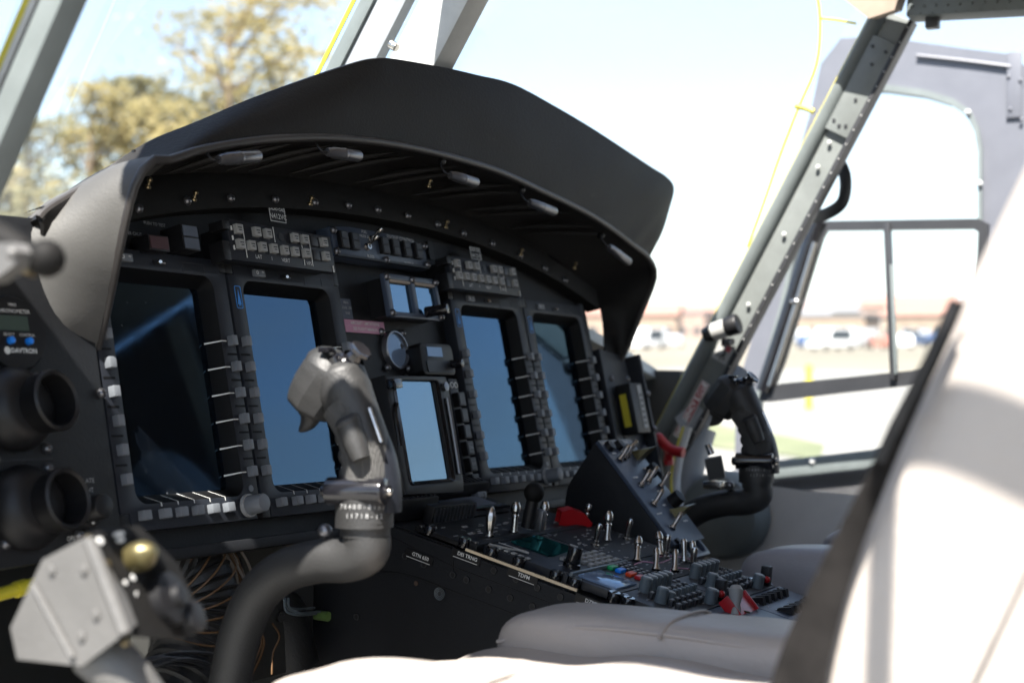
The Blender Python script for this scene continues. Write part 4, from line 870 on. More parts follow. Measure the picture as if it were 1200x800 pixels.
# upright visor band above the rim
up_px = [(46, 256, .012), (60, 243, .010), (110, 213, .0), (172, 172, -.02), (235, 145, -.035), (300, 117, -.045), (370, 91, -.05), (415, 76, -.055), (437, 71, -.056), (460, 71, -.056), (520, 81, -.056), (560, 90, -.056), (600, 100, -.056), (645, 124, -.056), (690, 150, -.058), (730, 176, -.060), (762, 197, -.062), (779, 208, -.064), (787, 220, -.064), (784, 240, -.062), (777, 262, -.060), (768, 282, -.058), (759, 298, -.056)]
lo_px = [(47, 274, .014), (62, 274, .012), (110, 248, .0), (158, 210, -.050), (200, 188, -.067), (240, 175, -.067), (310, 165, -.067), (380, 162, -.067), (430, 165, -.067), (470, 171, -.067), (520, 182, -.067), (560, 193, -.067), (590, 204, -.067), (625, 219, -.067), (655, 234, -.067), (680, 246, -.067), (700, 258, -.067), (718, 270, -.067), (730, 279, -.066), (738, 285, -.066), (745, 291, -.064), (752, 296, -.062), (758, 302, -.058)]
up = [at(a_, b_, Y=c_) for a_, b_, c_ in up_px]; lo = [at(a_, b_, Y=c_) for a_, b_, c_ in lo_px]
us_ = smooth_path(up, 5); ls_ = smooth_path(lo, 5)
b = MB(); rows = []
for j in range(9):
    k = j / 8; row = []
    for i in range(len(us_)):
        p = ls_[i].lerp(us_[i], k); p = p + Vector((0, -.004 * math.sin(math.pi * k), 0)) * min(1, (us_[i] - ls_[i]).length * 8) + Vector((0, .0022 * noise.noise(Vector((i * .13, k * 2, 0))), 0))
        row.append(p)
    rows.append(row)
b.loft(rows, Tg, th=-.004); part('visor', b, 'hoodskin', gs)
b = MB(); b.tube(us_, [.0045, .0040, .0030, .0022, .0022, .0022, .0022, .0022], Tg, n=8, sub=1); part('visor_edge', b, 'bead', gs)
b = MB(); rows = [[p + Vector((0, .004, 0)) for p in us_]]
for j in range(1, 5): rows.append([Vector((UC + (p.x - UC) * (1 - .02 * j), p.y + .085 * j, max(p.z - .012 * j * j - .01 * j, .0) if p.z > .05 else p.z)) for p in us_])
b.loft(rows, Tg, th=.004); part('top_deck', b, 'hoodskin', gs)
b = MB(); p = at(156, 193, Y=-.018); b.box(p, (.002, .004, .030), Tg @ TR(0, 0, 0), bev=.0005); b.sphere(at(70, 415, Y=.03), .003, Tg, 1, n=8); part('edge_clip', b, ['black', 'steel'], gs)
# ribs of folded cloth inside the hood
b = MB()
for i0, ln in ((20, 5), (26, 6), (33, 6), (41, 6), (49, 6), (57, 6), (65, 5)):
    for dd in (0, 2.4): 
        pts = []
        for j in range(7):
            k = .12 + .76 * j / 6; i = i0 + dd + ln * k; a_ = int(i); fr = i - a_; p = bs[a_].lerp(bs[a_ + 1], fr).lerp(bd[a_].lerp(bd[a_ + 1], fr), k); pts.append(p + Vector((0, 0, -.004 + .004 * math.sin(math.pi * k))))
        b.tube(pts, [.0005, .0035, .0048, .0038, .0005], Tg, n=8, sub=2)
part('folds', b, 'hoodskin', gs)
# lamps under the hood
def lamp(p, q, label):
    p, q = Vector(p), Vector(q); T_ = along(p, q); ln = (q - p).length
    t = thing('hood_lamp', T_, label, 'lamp', 'small swivel lamps under the glareshield')
    b = MB(); b.lathe([(0, 0), (.004, 0), (.0056, .004), (.0056, .010), (.0066, .012), (.0066, ln - .002), (.0056, ln), (0, ln)], n=22); b.lathe([(.0067, ln * .45), (.0071, ln * .47), (.0071, ln * .52), (.0067, ln * .54)], n=22); lb_ = part('lamp_body', b, 'darkmetal', t)
    b = MB(); up_ = T_.to_3x3().inverted() @ Vector((0, .01, .012)); b.tube([(0, 0, .002), (0, 0, -.008), Vector((0, 0, -.010)) + up_ * .7, Vector((0, 0, .004)) + up_ * 1.7], .0014, n=7); b.sphere(Vector((0, 0, .006)) + up_ * 1.6, .006, n=10, sc=(1, 1, .7)); part('swivel', b, 'black', lb_)
    return t
lamp(at(256, 187, Y=-.078), at(303, 183, Y=-.078), 'first hood lamp from the left, under the near corner of the rim')
lamp(at(383, 178, Y=-.078), at(421, 183, Y=-.078), 'second hood lamp from the left, with a thin wire loop')
lamp(at(527, 205, Y=-.078), at(558, 214, Y=-.078), 'third hood lamp, in the middle of the arch')
lamp(at(620, 237, Y=-.078), at(650, 248, Y=-.078), 'fourth hood lamp, right of the arch middle')
lamp(at(713, 289, Y=-.078), at(737, 307, Y=-.078), 'fifth hood lamp, by the far corner of the rim')
for i, (px, py) in enumerate(((173, 211), (227, 226), (363, 232), (502, 212), (522, 260), (610, 293), (673, 309))):
    p = at(px, py, Y=-.01 if i != 3 else -.04); b = MB(); b.lathe([(0, 0), (.0032, 0), (.0032, .002), (.0018, .003), (.0018, .006), (.003, .0075), (.003, .0095), (.001, .0115), (0, .0115)], TR(0, 0, -.008) @ RX(20), n=12)
    solo('brass_fastener', b, 'brass', Matrix.Translation(p), ('brass fastener in the near corner under the hood', 'brass fastener above the split indicator light', 'brass fastener above the gap between keyed head and engine strip', 'brass fastener between the second and third hood lamps', 'brass fastener above the right radio call placard', 'brass fastener beside the right keyed control head', 'brass fastener near the far end of the hood')[i], 'fastener', 'brass fasteners under the hood')

# ================================================================ CYCLIC STICKS
CX = .03
def cyclic(label):
    o = at(428, 640, X=CX); t = thing('cyclic_stick', Matrix.Translation(o), label, 'control stick', 'cyclic sticks in front of the seats')
    Tc = Matrix.Translation(-o)
    def c(px, py, dx=0): return at(px, py, X=CX + dx)
    ax_ = [c(430, 612), c(430, 590), c(432, 560), c(430, 530), c(423, 502), c(414, 480), c(405, 460), c(398, 440), c(394, 428)]
    rr = [.0255, .0255, .0240, .0230, .0228, .0245, .0270, .0260, .015]
    b = MB(); b.tube(ax_, rr, Tc, n=26, sub=5, flat=.92)
    for px, py in ((402, 512), (406, 533), (407, 554)): b.sphere(c(px + 4, py), .0075, Tc, n=14, sc=(2.0, 1, 1.35))
    part('grip', b, 'grip', t)
    b = MB(); b.tube([c(430, 572), c(431, 550), c(428, 525), c(421, 502), c(414, 486), c(408, 474)], [.0250, .0248, .0238, .0236, .0250, .0262], Tc, n=26, sub=5, flat=.93, cap=False); part('knurled_sleeve', b, 'knurl', t)
    b = MB(); b.tube([c(397, 417), c(391, 428), c(386, 440), c(374, 458), c(364, 474), c(361, 479)], [.017, .0270, .0285, .0280, .0255, .020], Tc, n=9, sub=5, flat=.98); b.tube([c(374, 424), c(362, 442), c(352, 462)], [.0085, .0095, .0085], Tc, n=14, sub=4); gh = part('grip_head', b, 'grip', t)
    b = MB(); q = c(388, 418, -.012); b.lathe([(0, -.006), (.009, -.006), (.0085, .0), (.006, .0015), (0, .0015)], Tc @ along(q, q + Vector((-.35, .25, .8))), n=12); b.box(q + Vector((-.006, .0, .006)), (.012, .012, .005), Tc, bev=.001); part('trim_button', b, 'gloss', gh)
    b = MB(); q = c(412, 423); T_ = Tc @ along(q, q + Vector((-.001, -.013, .013))); b.lathe([(0, -.01), (.0125, -.01), (.0125, .0), (.0105, .002), (.0105, .004)], T_, n=18); b.lathe([(0, .002), (.0085, .002), (.0060, .009), (.0115, .013), (.0105, .016), (0, .013)], T_, n=8, smooth=False); part('hat_switch', b, 'gloss', gh)
    for (px, py), nm, mm, r_ in (((377, 428), 'button', 'steel', .0058), ((352, 438), 'button', 'knobgrey', .0055), ((351, 466), 'button', 'steel', .0072)):
        q = c(px, py, -.006); d_ = Vector((-.45, .55, .7)) if py < 460 else Vector((-.8, .6, .1)); b = MB(); b.cyl(q - d_.normalized() * .016, q + d_.normalized() * .003, r_, n=16, T=Tc, bev=.001); part(nm, b, mm, t)
    b = MB(); b.tube([c(362, 474), c(364, 486), c(360, 496), c(351, 505)], [.0155, .0140, .0095, .0015], Tc, n=16, flat=.75, sub=5); part('trigger', b, 'grip', gh)
    b = MB(); q0, q1 = c(407, 494, -.027), c(423, 538, -.025); b.tube([q0, q0.lerp(q1, .5), q1], [.0112, .0108, .0085], Tc, n=18, sub=3); T_ = Tc @ along(q0, q0 + Vector((-.006, .004, .012))); b.lathe([(0, -.004), (.0115, -.004), (.0118, .002), (.009, .004), (0, .003)], T_, n=16); part('thumb_switch', b, 'grip', t)
    b = MB(); b.tube([c(425, 452, .004), c(433, 475, .004), c(444, 505, .004), (c(455, 535, .004)), c(461, 570, .004), c(461, 600, .004)], .0045, Tc, n=10, flat=2.6, up=(1, 0, 0)); part('guard_strip', b, 'bezel', t)
    b = MB(); q = c(442, 492, -.006); b.tube([c(433, 478, -.016), c(440, 498, -.016), c(447, 518, -.016)], .0022, Tc, n=8, sub=1); part('latch_bar', b, 'steel', t)
    # clamp and collar
    b = MB(); b.cyl(c(386, 575, -.02), c(452, 576, -.012), .0125, T=Tc, n=22, bev=.002); b.cyl(c(380, 575, -.02), c(392, 575, -.02), .0065, T=Tc, n=14); b.cyl(c(450, 576, -.014), c(456, 576, -.014), .006, T=Tc, n=12); b.sphere(c(456, 576, -.016), .0035, Tc, 1, n=10); part('clamp_bolt', b, ['gloss', 'steel'], t)
    b = MB(); b.tube([c(427, 583), c(427, 600), c(427, 617)], .0275, Tc, n=28, sub=1, flat=.95); b.tube([c(428, 616), c(428, 628)], .0225, Tc, n=24, sub=1); part('collar', b, 'grip', t)
    e = MB(); vd = (CAM_P - c(427, 600)).normalized(); x_ = Vector((0, 0, 1)).cross(vd).normalized(); y_ = vd.cross(x_)
    for s_, dy in (('70400-81570', .0045), ('11718-12', -.0035)):
        ln = len(s_)
        for i, ch in enumerate(s_):
            an = (i - ln / 2 + .5) * .0044 / .0275; d_ = (vd * math.cos(an) + x_ * math.sin(an)); xx = (x_ * math.cos(an) - vd * math.sin(an))
            e.text(ch, .0060, Tc @ frame(c(427, 600) + d_ * .0281 + y_ * dy, xx, y_, d_), 0)
    part('lettering', e, 'dimwhite', t)
    # swan neck
    b = MB(); b.tube([c(430, 628), c(428, 645), c(408, 655), c(375, 657), c(335, 668), c(303, 695), c(284, 735), c(272, 785), c(262, 850), c(250, 950)], [.0215, .0215, .0205, .020, .020, .020, .020, .020, .020, .020], Tc, n=26, sub=6); part('stick_tube', b, 'grip', t)
    b = MB(); b.sphere(c(381, 622, -.004), .007, Tc, 0, n=12); b.cyl(c(381, 645, -.0), c(381, 624, -.0), .0045, T=Tc, n=10); part('cable_fitting', b, 'darkmetal', t)
    return t
cyc = cyclic('near cyclic stick with knurled sunlit grip in front of the blue displays')
copy_tree(cyc, Matrix.Translation(at(428, 640, X=CX) + Vector((1.0, -.003, -.010))), 'far black cyclic stick standing beside the grey side post')
# small switch box clipped on the far stick
t = thing('clip_on_switch', Matrix.Translation(at(838, 552, X=1.01)), 'small silver and black box with a toggle on the far cyclic stick', 'switch box')
To = Matrix.Translation(-at(838, 552, X=1.01))
b = MB(); q = at(838, 548, X=1.01); b.box(q, (.030, .026, .034), To @ Matrix.Translation(q) @ RZ(20) @ RX(-12) @ Matrix.Translation(-q), bev=.002); part('box_body', b, 'keypale', t)
b = MB(); b.box(q + Vector((-.0155, .0, 0)), (.002, .024, .032), To @ Matrix.Translation(q) @ RZ(20) @ RX(-12) @ Matrix.Translation(-q)); b.box(at(838, 568, X=1.01), (.026, .03, .012), To, m=1, bev=.002); part('side_plate', b, ['black', 'steel'], t)
b = MB(); b.cyl(at(834, 532, X=1.01), at(829, 520, X=1.01), .0055, .0045, T=To, n=12, bev=.001); part('toggle', b, 'steel', t)

# collective lever head at the lower left
t = thing('collective_head', Matrix.Translation(at(120, 720, X=-.34)), 'pale grey collective lever head with a black switch face and gold knob, lower left', 'collective lever')
o = at(120, 720, X=-.34); To = Matrix.Translation(-o)
def k(px, py, x=-.36): return at(px, py, X=x)
b = MB()
A0 = [k(50, 655), k(102, 628), k(146, 742), k(96, 780), k(20, 772), k(12, 735)]
A1 = [p + CAM_F * .03 for p in A0]
b.add([tuple(p) for p in A0], [(0, 1, 2, 3, 4, 5)], To); b.add([tuple(p) for p in A1], [(5, 4, 3, 2, 1, 0)], To)
b.loft([[*A0], [*A1]], To, closed=True, smooth=False)
b.tube([k(105, 632, -.365), k(147, 742, -.365)], .0042, To, n=8, sub=1); b.tube([k(38, 684, -.362), k(85, 770, -.362)], .002, To, n=6, sub=1)
for q in ((98, 667), (112, 720), (95, 745), (60, 668)): b.sphere(k(*q, -.361), .0035, To, n=8, sc=(.5, 1, 1))
part('casting', b, 'bracket', t)
F0 = [k(104, 626, -.355), k(150, 622, -.31), k(196, 668, -.29), k(228, 735, -.27), k(215, 750, -.28), k(150, 745, -.345)]
b = MB(); b.add([tuple(p) for p in F0], [tuple(range(6))], To); F1 = [p + CAM_F * .03 for p in F0]; b.add([tuple(p) for p in F1], [tuple(range(6))[::-1]], To); b.loft([F0, F1], To, closed=True, smooth=False); part('switch_face', b, 'matte', t)
fn = (F0[1] - F0[0]).cross(F0[4] - F0[0]).normalized(); fn = fn if fn.dot(CAM_P - F0[0]) > 0 else -fn
def onf(px, py):
    d = CAM_F + CAM_R * ((px - 600) / 1666.7) + CAM_U * ((400 - py) / 1666.7); return CAM_P + d * ((F0[0] - CAM_P).dot(fn) / d.dot(fn))
b = MB(); q = onf(152, 656); b.lathe([(0, -.004), (.0085, -.004), (.0105, .008), (.0095, .014), (.004, .020), (0, .0205)], To @ along(q, q + fn), n=22); part('gold_knob', b, 'gold', t)
b = MB(); q = onf(190, 705); b.lathe([(0, -.004), (.019, -.004), (.018, .010), (.008, .012), (.007, .017), (0, .018)], To @ along(q, q + fn), n=24); part('rotary_switch', b, 'black', t); b = MB(); q = onf(213, 728); b.cyl(q, q + fn * .014, .011, T=To, n=18, bev=.002); part('rotary_switch', b, 'black', t)
b = MB()
for px, py, sx, sy in ((116, 634, 5, 5), (138, 626, 12, 3), (140, 633, 8, 3), (154, 677, 4, 4), (169, 680, 6, 4), (145, 683, 3, 3), (158, 697, 3, 4), (162, 706, 3, 4), (166, 715, 4, 4), (207, 703, 4, 4), (188, 733, 8, 4), (219, 737, 10, 4)):
    q = onf(px, py); b.lathe([(0, .0005), (1, .0005), (1, -.001)], To @ along(q, q + fn) @ Matrix.Translation((0, 0, .0012)) @ Matrix.Diagonal((sx * .00052, sy * .00052, 1, 1)), n=12)
for px, py in ((104, 631), (124, 660), (147, 752)): q = onf(px, py); b.sphere(q, .0032, To, 1, n=8)
part('legends', b, ['white', 'brass'], t)
b = MB(); b.tube([k(110, 760, -.34), k(150, 800, -.33), k(215, 900, -.30)], .018, To, n=18); part('lever_tube', b, 'bracket', t)
# lever with ball at the upper left
t = thing('door_lever', Matrix.Translation(at(25, 300, X=-.42)), 'blurred black lever with a round end and grey plate at the left edge', 'lever')
To = Matrix.Translation(-at(25, 300, X=-.42))
b = MB(); b.tube([at(-40, 262, X=-.42), at(5, 284, X=-.42), at(30, 298, X=-.42)], [.012, .011, .009], To, n=14); b.sphere(at(54, 303, X=-.42), .0115, To, n=20); b.cyl(at(28, 298, X=-.42), at(50, 303, X=-.42), .0085, T=To, n=14); part('lever_arm', b, 'matte', t)
b = MB(); q = [at(-30, 285, X=-.44), at(12, 284, X=-.44), at(24, 295, X=-.44), at(20, 308, X=-.44), at(-10, 330, X=-.44), at(-40, 335, X=-.44)]; b.add([tuple(p) for p in q], [tuple(range(6))], To); b.add([tuple(p + Vector((.012, 0, 0))) for p in q], [tuple(range(6))[::-1]], To); b.loft([q, [p + Vector((.012, 0, 0)) for p in q]], To, closed=True, smooth=False); b.sphere(at(15, 297, X=-.445), .004, To, n=10); part('mounting_plate', b, 'bracket', t)
b = MB(); b.tube([at(-20, 318, X=-.41), at(20, 314, X=-.41), at(40, 318, X=-.41)], .004, To, n=10); part('brass_pin', b, 'brass', t)

# ================================================================ CENTRE CONSOLE
con = thing('centre_console', TR(.56, -.25, -.9), 'long black sloping centre console between the seats', 'console')
Tk = TR(-.56, .25, .9); Qk = lambda x=0, s=0, h=0: Tk @ QF(x, s, h)
SX = .405                                                      # port face
def qz(y): return -.197 + .234 * y                             # height of the deck at Y
b = MB()
side = [(.10, qz(-.01) - .004), (-.02, qz(-.02) - .004), (-.70, qz(-.70) - .004), (-.76, qz(-.76) - .05), (-.76, -.90), (.10, -.90)]
FS = Matrix(((0, 0, 1, 0), (1, 0, 0, 0), (0, 1, 0, 0), (0, 0, 0, 1)))   # (y,z,x) plane
b.prism([(p[0], p[1]) for p in side], SX, SX + .012, Tk @ FS, bev=.001)
b.prism([(p[0], p[1]) for p in side], .712, .722, Tk @ FS, bev=.001); part('side_panel', b, 'panel', con)
b = MB(); b.box((.030, -.33, -.012), (.30, .68, .020), Qk()); part('deck', b, 'black', con)
b = MB()                                                        # raised trim edges and seam lines on the port face
def SP(px, py, d=0): p = at(px, py, X=SX); p.x -= d; return p
b.tube([SP(405, 672, .0006), SP(440, 669, .0006), SP(478, 673, .0006), SP(520, 688, .0006), SP(600, 718, .0006), SP(650, 738, .0006), SP(760, 782, .0006)], .0007, Tk, n=6, sub=4)
b.tube([SP(455, 627, .0004), SP(535, 665, .0004), SP(650, 708, .0004), SP(760, 750, .0004)], .0005, Tk, n=6, sub=1); b.box(SP(531, 655), (.002, .0012, .028), Tk); part('panel_seam', b, 'black', con)
b = MB(); b.lathe([(0, .001), (.0042, .001), (.0045, 0), (.0045, -.001)], n=16); b.lathe([(.0030, .0012), (.0034, .0014), (.0038, .0012)], n=16, m=1); bme2 = b.mesh('flush_bolt', ['black', 'keydark'])
FB = frame(Vector((0, 0, 0)), Vector((0, -1, 0)), Vector((0, 0, 1)), Vector((-1, 0, 0)))
for q in ((475, 651), (497, 661), (531, 673), (547, 679), (573, 690), (598, 700), (624, 710), (650, 722), (537, 648), (553, 655), (579, 668), (605, 678), (630, 688), (657, 699), (683, 711), (700, 716), (418, 722)):
    part('flush_bolt', bme2, None, con, Tk @ Matrix.Translation(SP(*q, .0002)) @ FB)
b = MB(); T_ = Tk @ Matrix.Translation(SP(516, 695, .001)) @ FB; b.lathe([(0, .001), (.0075, .001), (.008, 0), (.008, -.001)], T_, n=20)
for i in range(3): b.lathe([(.003 + i * .0018, .0012), (.0036 + i * .0018, .0014)], T_, m=1, n=20)
b.cyl(SP(488, 683), SP(488, 683, .0012), .0028, T=Tk, m=2, n=12); part('quarter_turn_latch', b, ['keydark', 'knobgrey', 'cabin'], con)
def side_label(px, py, txt, label):
    # level with the console edge
    a_ = math.degrees(math.atan(.234)); b = MB(); b.box((0, 0, .0006), (.040, .010, .001)); b.text(txt, .0062, TR(.002, .001, .0013), 1, bold=.0001); b.box((0, -.0042, .0012), (.034, .0006, .0005), m=1)
    solo('unit_label', b, ['black', 'white'], Matrix.Translation(SP(px, py, .001)) @ FB @ RZ(-a_), label, 'label', 'unit labels on the console side')
side_label(492, 652, 'GTN 650', 'GTN 650 label on the forward end of the console side'); side_label(547, 652, 'DEI TRNG', 'DEI TRNG label on the console side'); side_label(613, 675, 'TDFM', 'TDFM label on the console side'); side_label(693, 706, 'DZMM', 'DZMM label on the console side nearest the seat')
b = MB(); b.box((-.1275, -.250, .002), (.0025, .150, .003), Qk()); b.box((-.1275, -.435, .002), (.0025, .10, .003), Qk()); part('edge_strip', b, 'cream', con)
# dzus studs along the port edge
st = MB(); st.lathe([(0, 0), (.0075, 0), (.0078, .009), (.0065, .011), (0, .011)], n=16); st.box((0, 0, .0115), (.011, .0014, .001), m=1); stm = st.mesh('edge_stud', ['gloss', 'keydark'])
for s_ in (.115, .165, .203, .240, .290, .315, .365, .383, .44, .50): part('edge_stud', stm, None, con, Qk(-.116, s_, .001) @ RX(0))
for s_ in (.205, .30, .345, .38, .42, .46, .495): part('edge_stud', stm, None, con, Qk(.176, s_, .001))

def markings(b, x0, s0, x1, s1, n, m, rnd, h=.0015):
    for i in range(n):
        x, s_ = rnd.uniform(x0, x1), rnd.uniform(s0, s1); b.box((x, -s_, h), (rnd.uniform(.004, .012), rnd.uniform(.0014, .0022), .0006), m=m)
rd = random.Random(11)
def module(name, x0, s0, x1, s1, label, cat, base='panel', deco=30, h=.010, group=None):
    t = thing(name, QF((x0 + x1) / 2, (s0 + s1) / 2, 0), label, cat, group)
    w_, l_ = x1 - x0 - .001, s1 - s0 - .001
    b = MB(); b.box((0, 0, h / 2), (w_, l_, h), bev=.0012)
    for i in range(deco):
        x, y = rd.uniform(-w_ / 2 + .008, w_ / 2 - .008), rd.uniform(-l_ / 2 + .006, l_ / 2 - .006)
        b.box((x, y, h + .0002), (rd.uniform(.003, .010), rd.uniform(.0010, .0018), .0006), m=1)
    part('face_plate', b, [base, 'dimwhite'], t)
    for x in (-w_ / 2 + .005, w_ / 2 - .005):
        for y in (-l_ / 2 + .006, l_ / 2 - .006):
            b = MB(); b.cyl((x, y, h - .001), (x, y, h + .0015), .0032, n=12); part('screw', b, 'darkmetal', t)
    return t, (x0 + x1) / 2, (s0 + s1) / 2, h
def loc(mod, x, s_, dz=0): return TR(x - mod[1], -(s_ - mod[2]), mod[3] + dz)
# toggles: lever-lock (big) and plain (small)
bg_ = MB(); bg_.lathe([(0, 0), (.0062, 0), (.0062, .0025), (.0045, .003), (.0045, .007), (.003, .008)], n=16, m=0); bg_.lathe([(.0040, .006), (.0040, .019), (.0050, .0195), (.0050, .0215), (.0043, .0225), (.0046, .0245), (.0060, .026), (.0062, .030), (.0057, .034), (.004, .0375), (0, .039)], n=20); big_me = bg_.mesh('toggle_switch', 'steel')
s2 = MB(); s2.lathe([(0, 0), (.0050, 0), (.0050, .002), (.0035, .0025), (.0035, .006), (.002, .0065)], n=14); s2.lathe([(.0026, .005), (.0029, .012), (.0034, .018), (.0036, .022), (.0028, .0245), (0, .0255)], n=16); sml_me = s2.mesh('toggle_switch', 'steel')
co = MB(); co.lathe([(0, 0), (.0062, 0), (.0062, .0025), (.0042, .003), (.0042, .008)], n=16); co.lathe([(.0045, .006), (.0060, .016), (.0066, .024), (.0035, .034), (0, .038)], n=8, smooth=False); cone_me = co.mesh('toggle_switch', 'steel')
# forward section: avionics navigator face with a phone-like handset block lying on it
nav = module('navigator_unit', -.120, .095, .19, .172, 'dark navigator unit at the forward end of the console top', 'radio', 'black', 4, .006)
t = thing('map_case', QF(-.01, .055, 0), 'ribbed black block and tray at the forward end of the console', 'case')
b = MB(); b.box((-.065, .02, .014), (.095, .06, .028), bev=.003)
for i in range(9): b.box((-.105 + i * .010, .015, .0290), (.004, .045, .002), m=1)
part('ribbed_block', b, ['black', 'keydark'], t)
b = MB(); b.box((.055, .030, .026), (.15, .045, .016), TR(0, 0, 0) @ RX(4), bev=.003)
for i in range(13): b.box((-.01 + i * .0105, .030, .0355), (.004, .036, .0015), RX(4), m=1)
part('finned_lid', b, ['black', 'keydark'], t)
b = MB(); b.box((.04, -.014, .010), (.16, .05, .012), bev=.003); b.box((.045, -.013, .0165), (.10, .034, .001), m=1); part('tray', b, ['gloss', 'greytag'], t)
b = MB(); b.box((-.025, -.034, .014), (.10, .014, .026), bev=.003)
for i in range(12): b.box((-.070 + i * .0082, -.0415, .014), (.0035, .002, .020), m=1)
part('finned_edge', b, ['black', 'keydark'], t)
# ball lever
q0, q1 = at(618, 608, X=.53), at(626, 577, X=.53)
t = thing('ball_lever', Matrix.Translation(q0), 'black lever with a round ball top at the forward end of the console', 'lever')
b = MB(); b.cyl(Vector((0, 0, -.01)), q1 - q0, .0085, .0075, n=18); part('lever_arm', b, 'black', t); b = MB(); b.sphere(q1 - q0, .0128, n=28); part('ball_top', b, 'matte', t)
b = MB(); b.box((.014, -.004, .000), (.010, .024, .028), TR(0, 0, 0) @ RX(10), bev=.003); part('side_plate', b, 'darkmetal', t)

tr = module('switch_panel', -.120, .1725, .19, .185, 'shallow switch rail with large lever lock toggles ahead of the teal screen', 'switch panel', 'panel', 0)
sp = module('switch_panel', .036, .186, .19, .300, 'switch panel with mixed toggles right of the teal screen', 'switch panel', 'panel', 46, group='switch panels on the console')
sp0 = module('switch_panel', -.072, .150, .19, .172, 'narrow forward strip holding three big toggles and a red guard', 'switch panel', 'panel', 26, .012, group='switch panels on the console') if False else nav
for x, s_, me in ((-.048, .158, cone_me), (.012, .158, big_me), (.070, .168, big_me)): part('toggle_switch', me, None, nav[0], loc(nav, x, s_) @ RX(-12) @ RY(6))
b = MB()
for i in range(46): b.box((rd.uniform(-.14, .14), rd.uniform(-.036, .020), .0063), (rd.uniform(.004, .011), rd.uniform(.0012, .002), .0006))
for i in range(14): b.lathe([(.0024, .0064), (.0032, .0066)], TR(rd.uniform(-.13, .14), rd.uniform(-.034, .015), 0), n=10)
part('legends', b, 'dimwhite', nav[0])
def guard(mod, x, s_, rot, label=None, sc=1.0, open_=0):
    b = MB(); pr = [(-.022, 0), (.022, 0), (.024, .008), (.010, .019), (-.008, .022), (-.022, .017)]
    T_ = loc(mod, x, s_) @ RZ(rot) @ RX(open_) @ Matrix.Scale(sc, 4)
    G = Matrix(((1, 0, 0, 0), (0, 0, -1, 0), (0, 1, 0, 0), (0, 0, 0, 1)))
    b.prism(pr, -.009, -.0075, G); b.prism(pr, .0075, .009, G); b.loft([[(x_, -.009, z_) for x_, z_ in pr[1:]], [(x_, .009, z_) for x_, z_ in pr[1:]]], smooth=False, th=.0012); me = b
    return part('switch_guard', me, 'red', mod[0], T_, label)
guard(nav, .155, .166, -42); part('toggle_switch', big_me, None, nav[0], loc(nav, .182, .172) @ Matrix.Scale(.8, 4))
part('toggle_switch', sml_me, None, sp[0], loc(sp, .070, .244) @ Matrix.Scale(1.15, 4)); part('toggle_switch', big_me, None, sp[0], loc(sp, .121, .236) @ RX(-14) @ RY(8)); part('toggle_switch', sml_me, None, sp[0], loc(sp, .165, .243) @ Matrix.Scale(1.1, 4))

cdu = module('tactical_radio_unit', -.112, .188, .034, .303, 'radio unit with a teal screen, white keypad and black knob', 'radio', 'bezel', 10)
b = MB(); b.prism([(-.010, .057 - .004), (.062, .057), (.064, .004), (-.003, -.003), (-.012, .0)], cdu[3] + .0002, cdu[3] + .0022, TR(-.010, -.002, 0)); part('screen', b, 'teal', cdu[0])
b = MB()
for i in range(6): b.box((-.066, .048 - i * .0095, .0112), (.007, .005, .0016), m=0)
b.tube([(-.070, .052, .0125), (-.058, .03, .0125), (-.050, .024, .0125), (-.048, .01, .0125)], .0014, n=6, m=0); b.tube([(-.048, .052, .0125), (-.044, .012, .0125)], .0008, n=6, m=0); part('legends', b, 'keypale', cdu[0])
kb = MB(); kb.box((0, 0, .0015), (.0105, .0060, .004), bev=.0008); kbm = kb.mesh('key', 'keypale')
for r in range(4):
    for c_ in range(6): part('key', kbm, None, cdu[0], loc(cdu, -.052 + c_ * .0165, .264 + r * .0098) if not (c_ < 1 and r > 1) else loc(cdu, -.052 + c_ * .0165, .264))
b = MB(); b.lathe([(0, 0), (.011, 0), (.0105, .004), (.0085, .005), (.0088, .022), (.0078, .024), (0, .024)], n=20); b.box((0, .003, .0245), (.002, .01, .001), m=1); part('knob', b, ['gloss', 'dimwhite'], cdu[0], loc(cdu, -.068, .284))

ck = module('colour_keypad_radio', -.112, .304, .034, .366, 'radio with a pale lit screen and green, blue, orange and red keys', 'radio', 'keydark', 4)
b = MB(); b.box((-.036, .0, .0115), (.055, .050, .003), bev=.001); part('screen', b, 'palescreen', ck[0]); b = MB(); b.box((0, .029, .0125), (.146, .004, .005), bev=.001); part('top_rim', b, 'knobgrey', ck[0])
for s_, mm, lb in ((.313, 'green', 'green soft key'), (.324, 'blue', 'blue soft key'), (.338, 'orange', 'orange soft key'), (.350, 'red', 'red soft key')):
    b = MB(); b.box((0, 0, .002), (.017, .0085, .005), bev=.002); part('key', b, mm, ck[0], loc(ck, -.014, s_ - .002), label=lb)
kb = MB(); kb.box((0, 0, .0015), (.0085, .0052, .004), bev=.0008); kb.box((0, 0, .0036), (.005, .0022, .0004), m=1); kbm2 = kb.mesh('key', ['keydark', 'dimwhite'])
for r in range(7):
    for c_ in range(3): part('key', kbm2, None, ck[0], loc(ck, .001 + c_ * .0105, .309 + r * .0078))

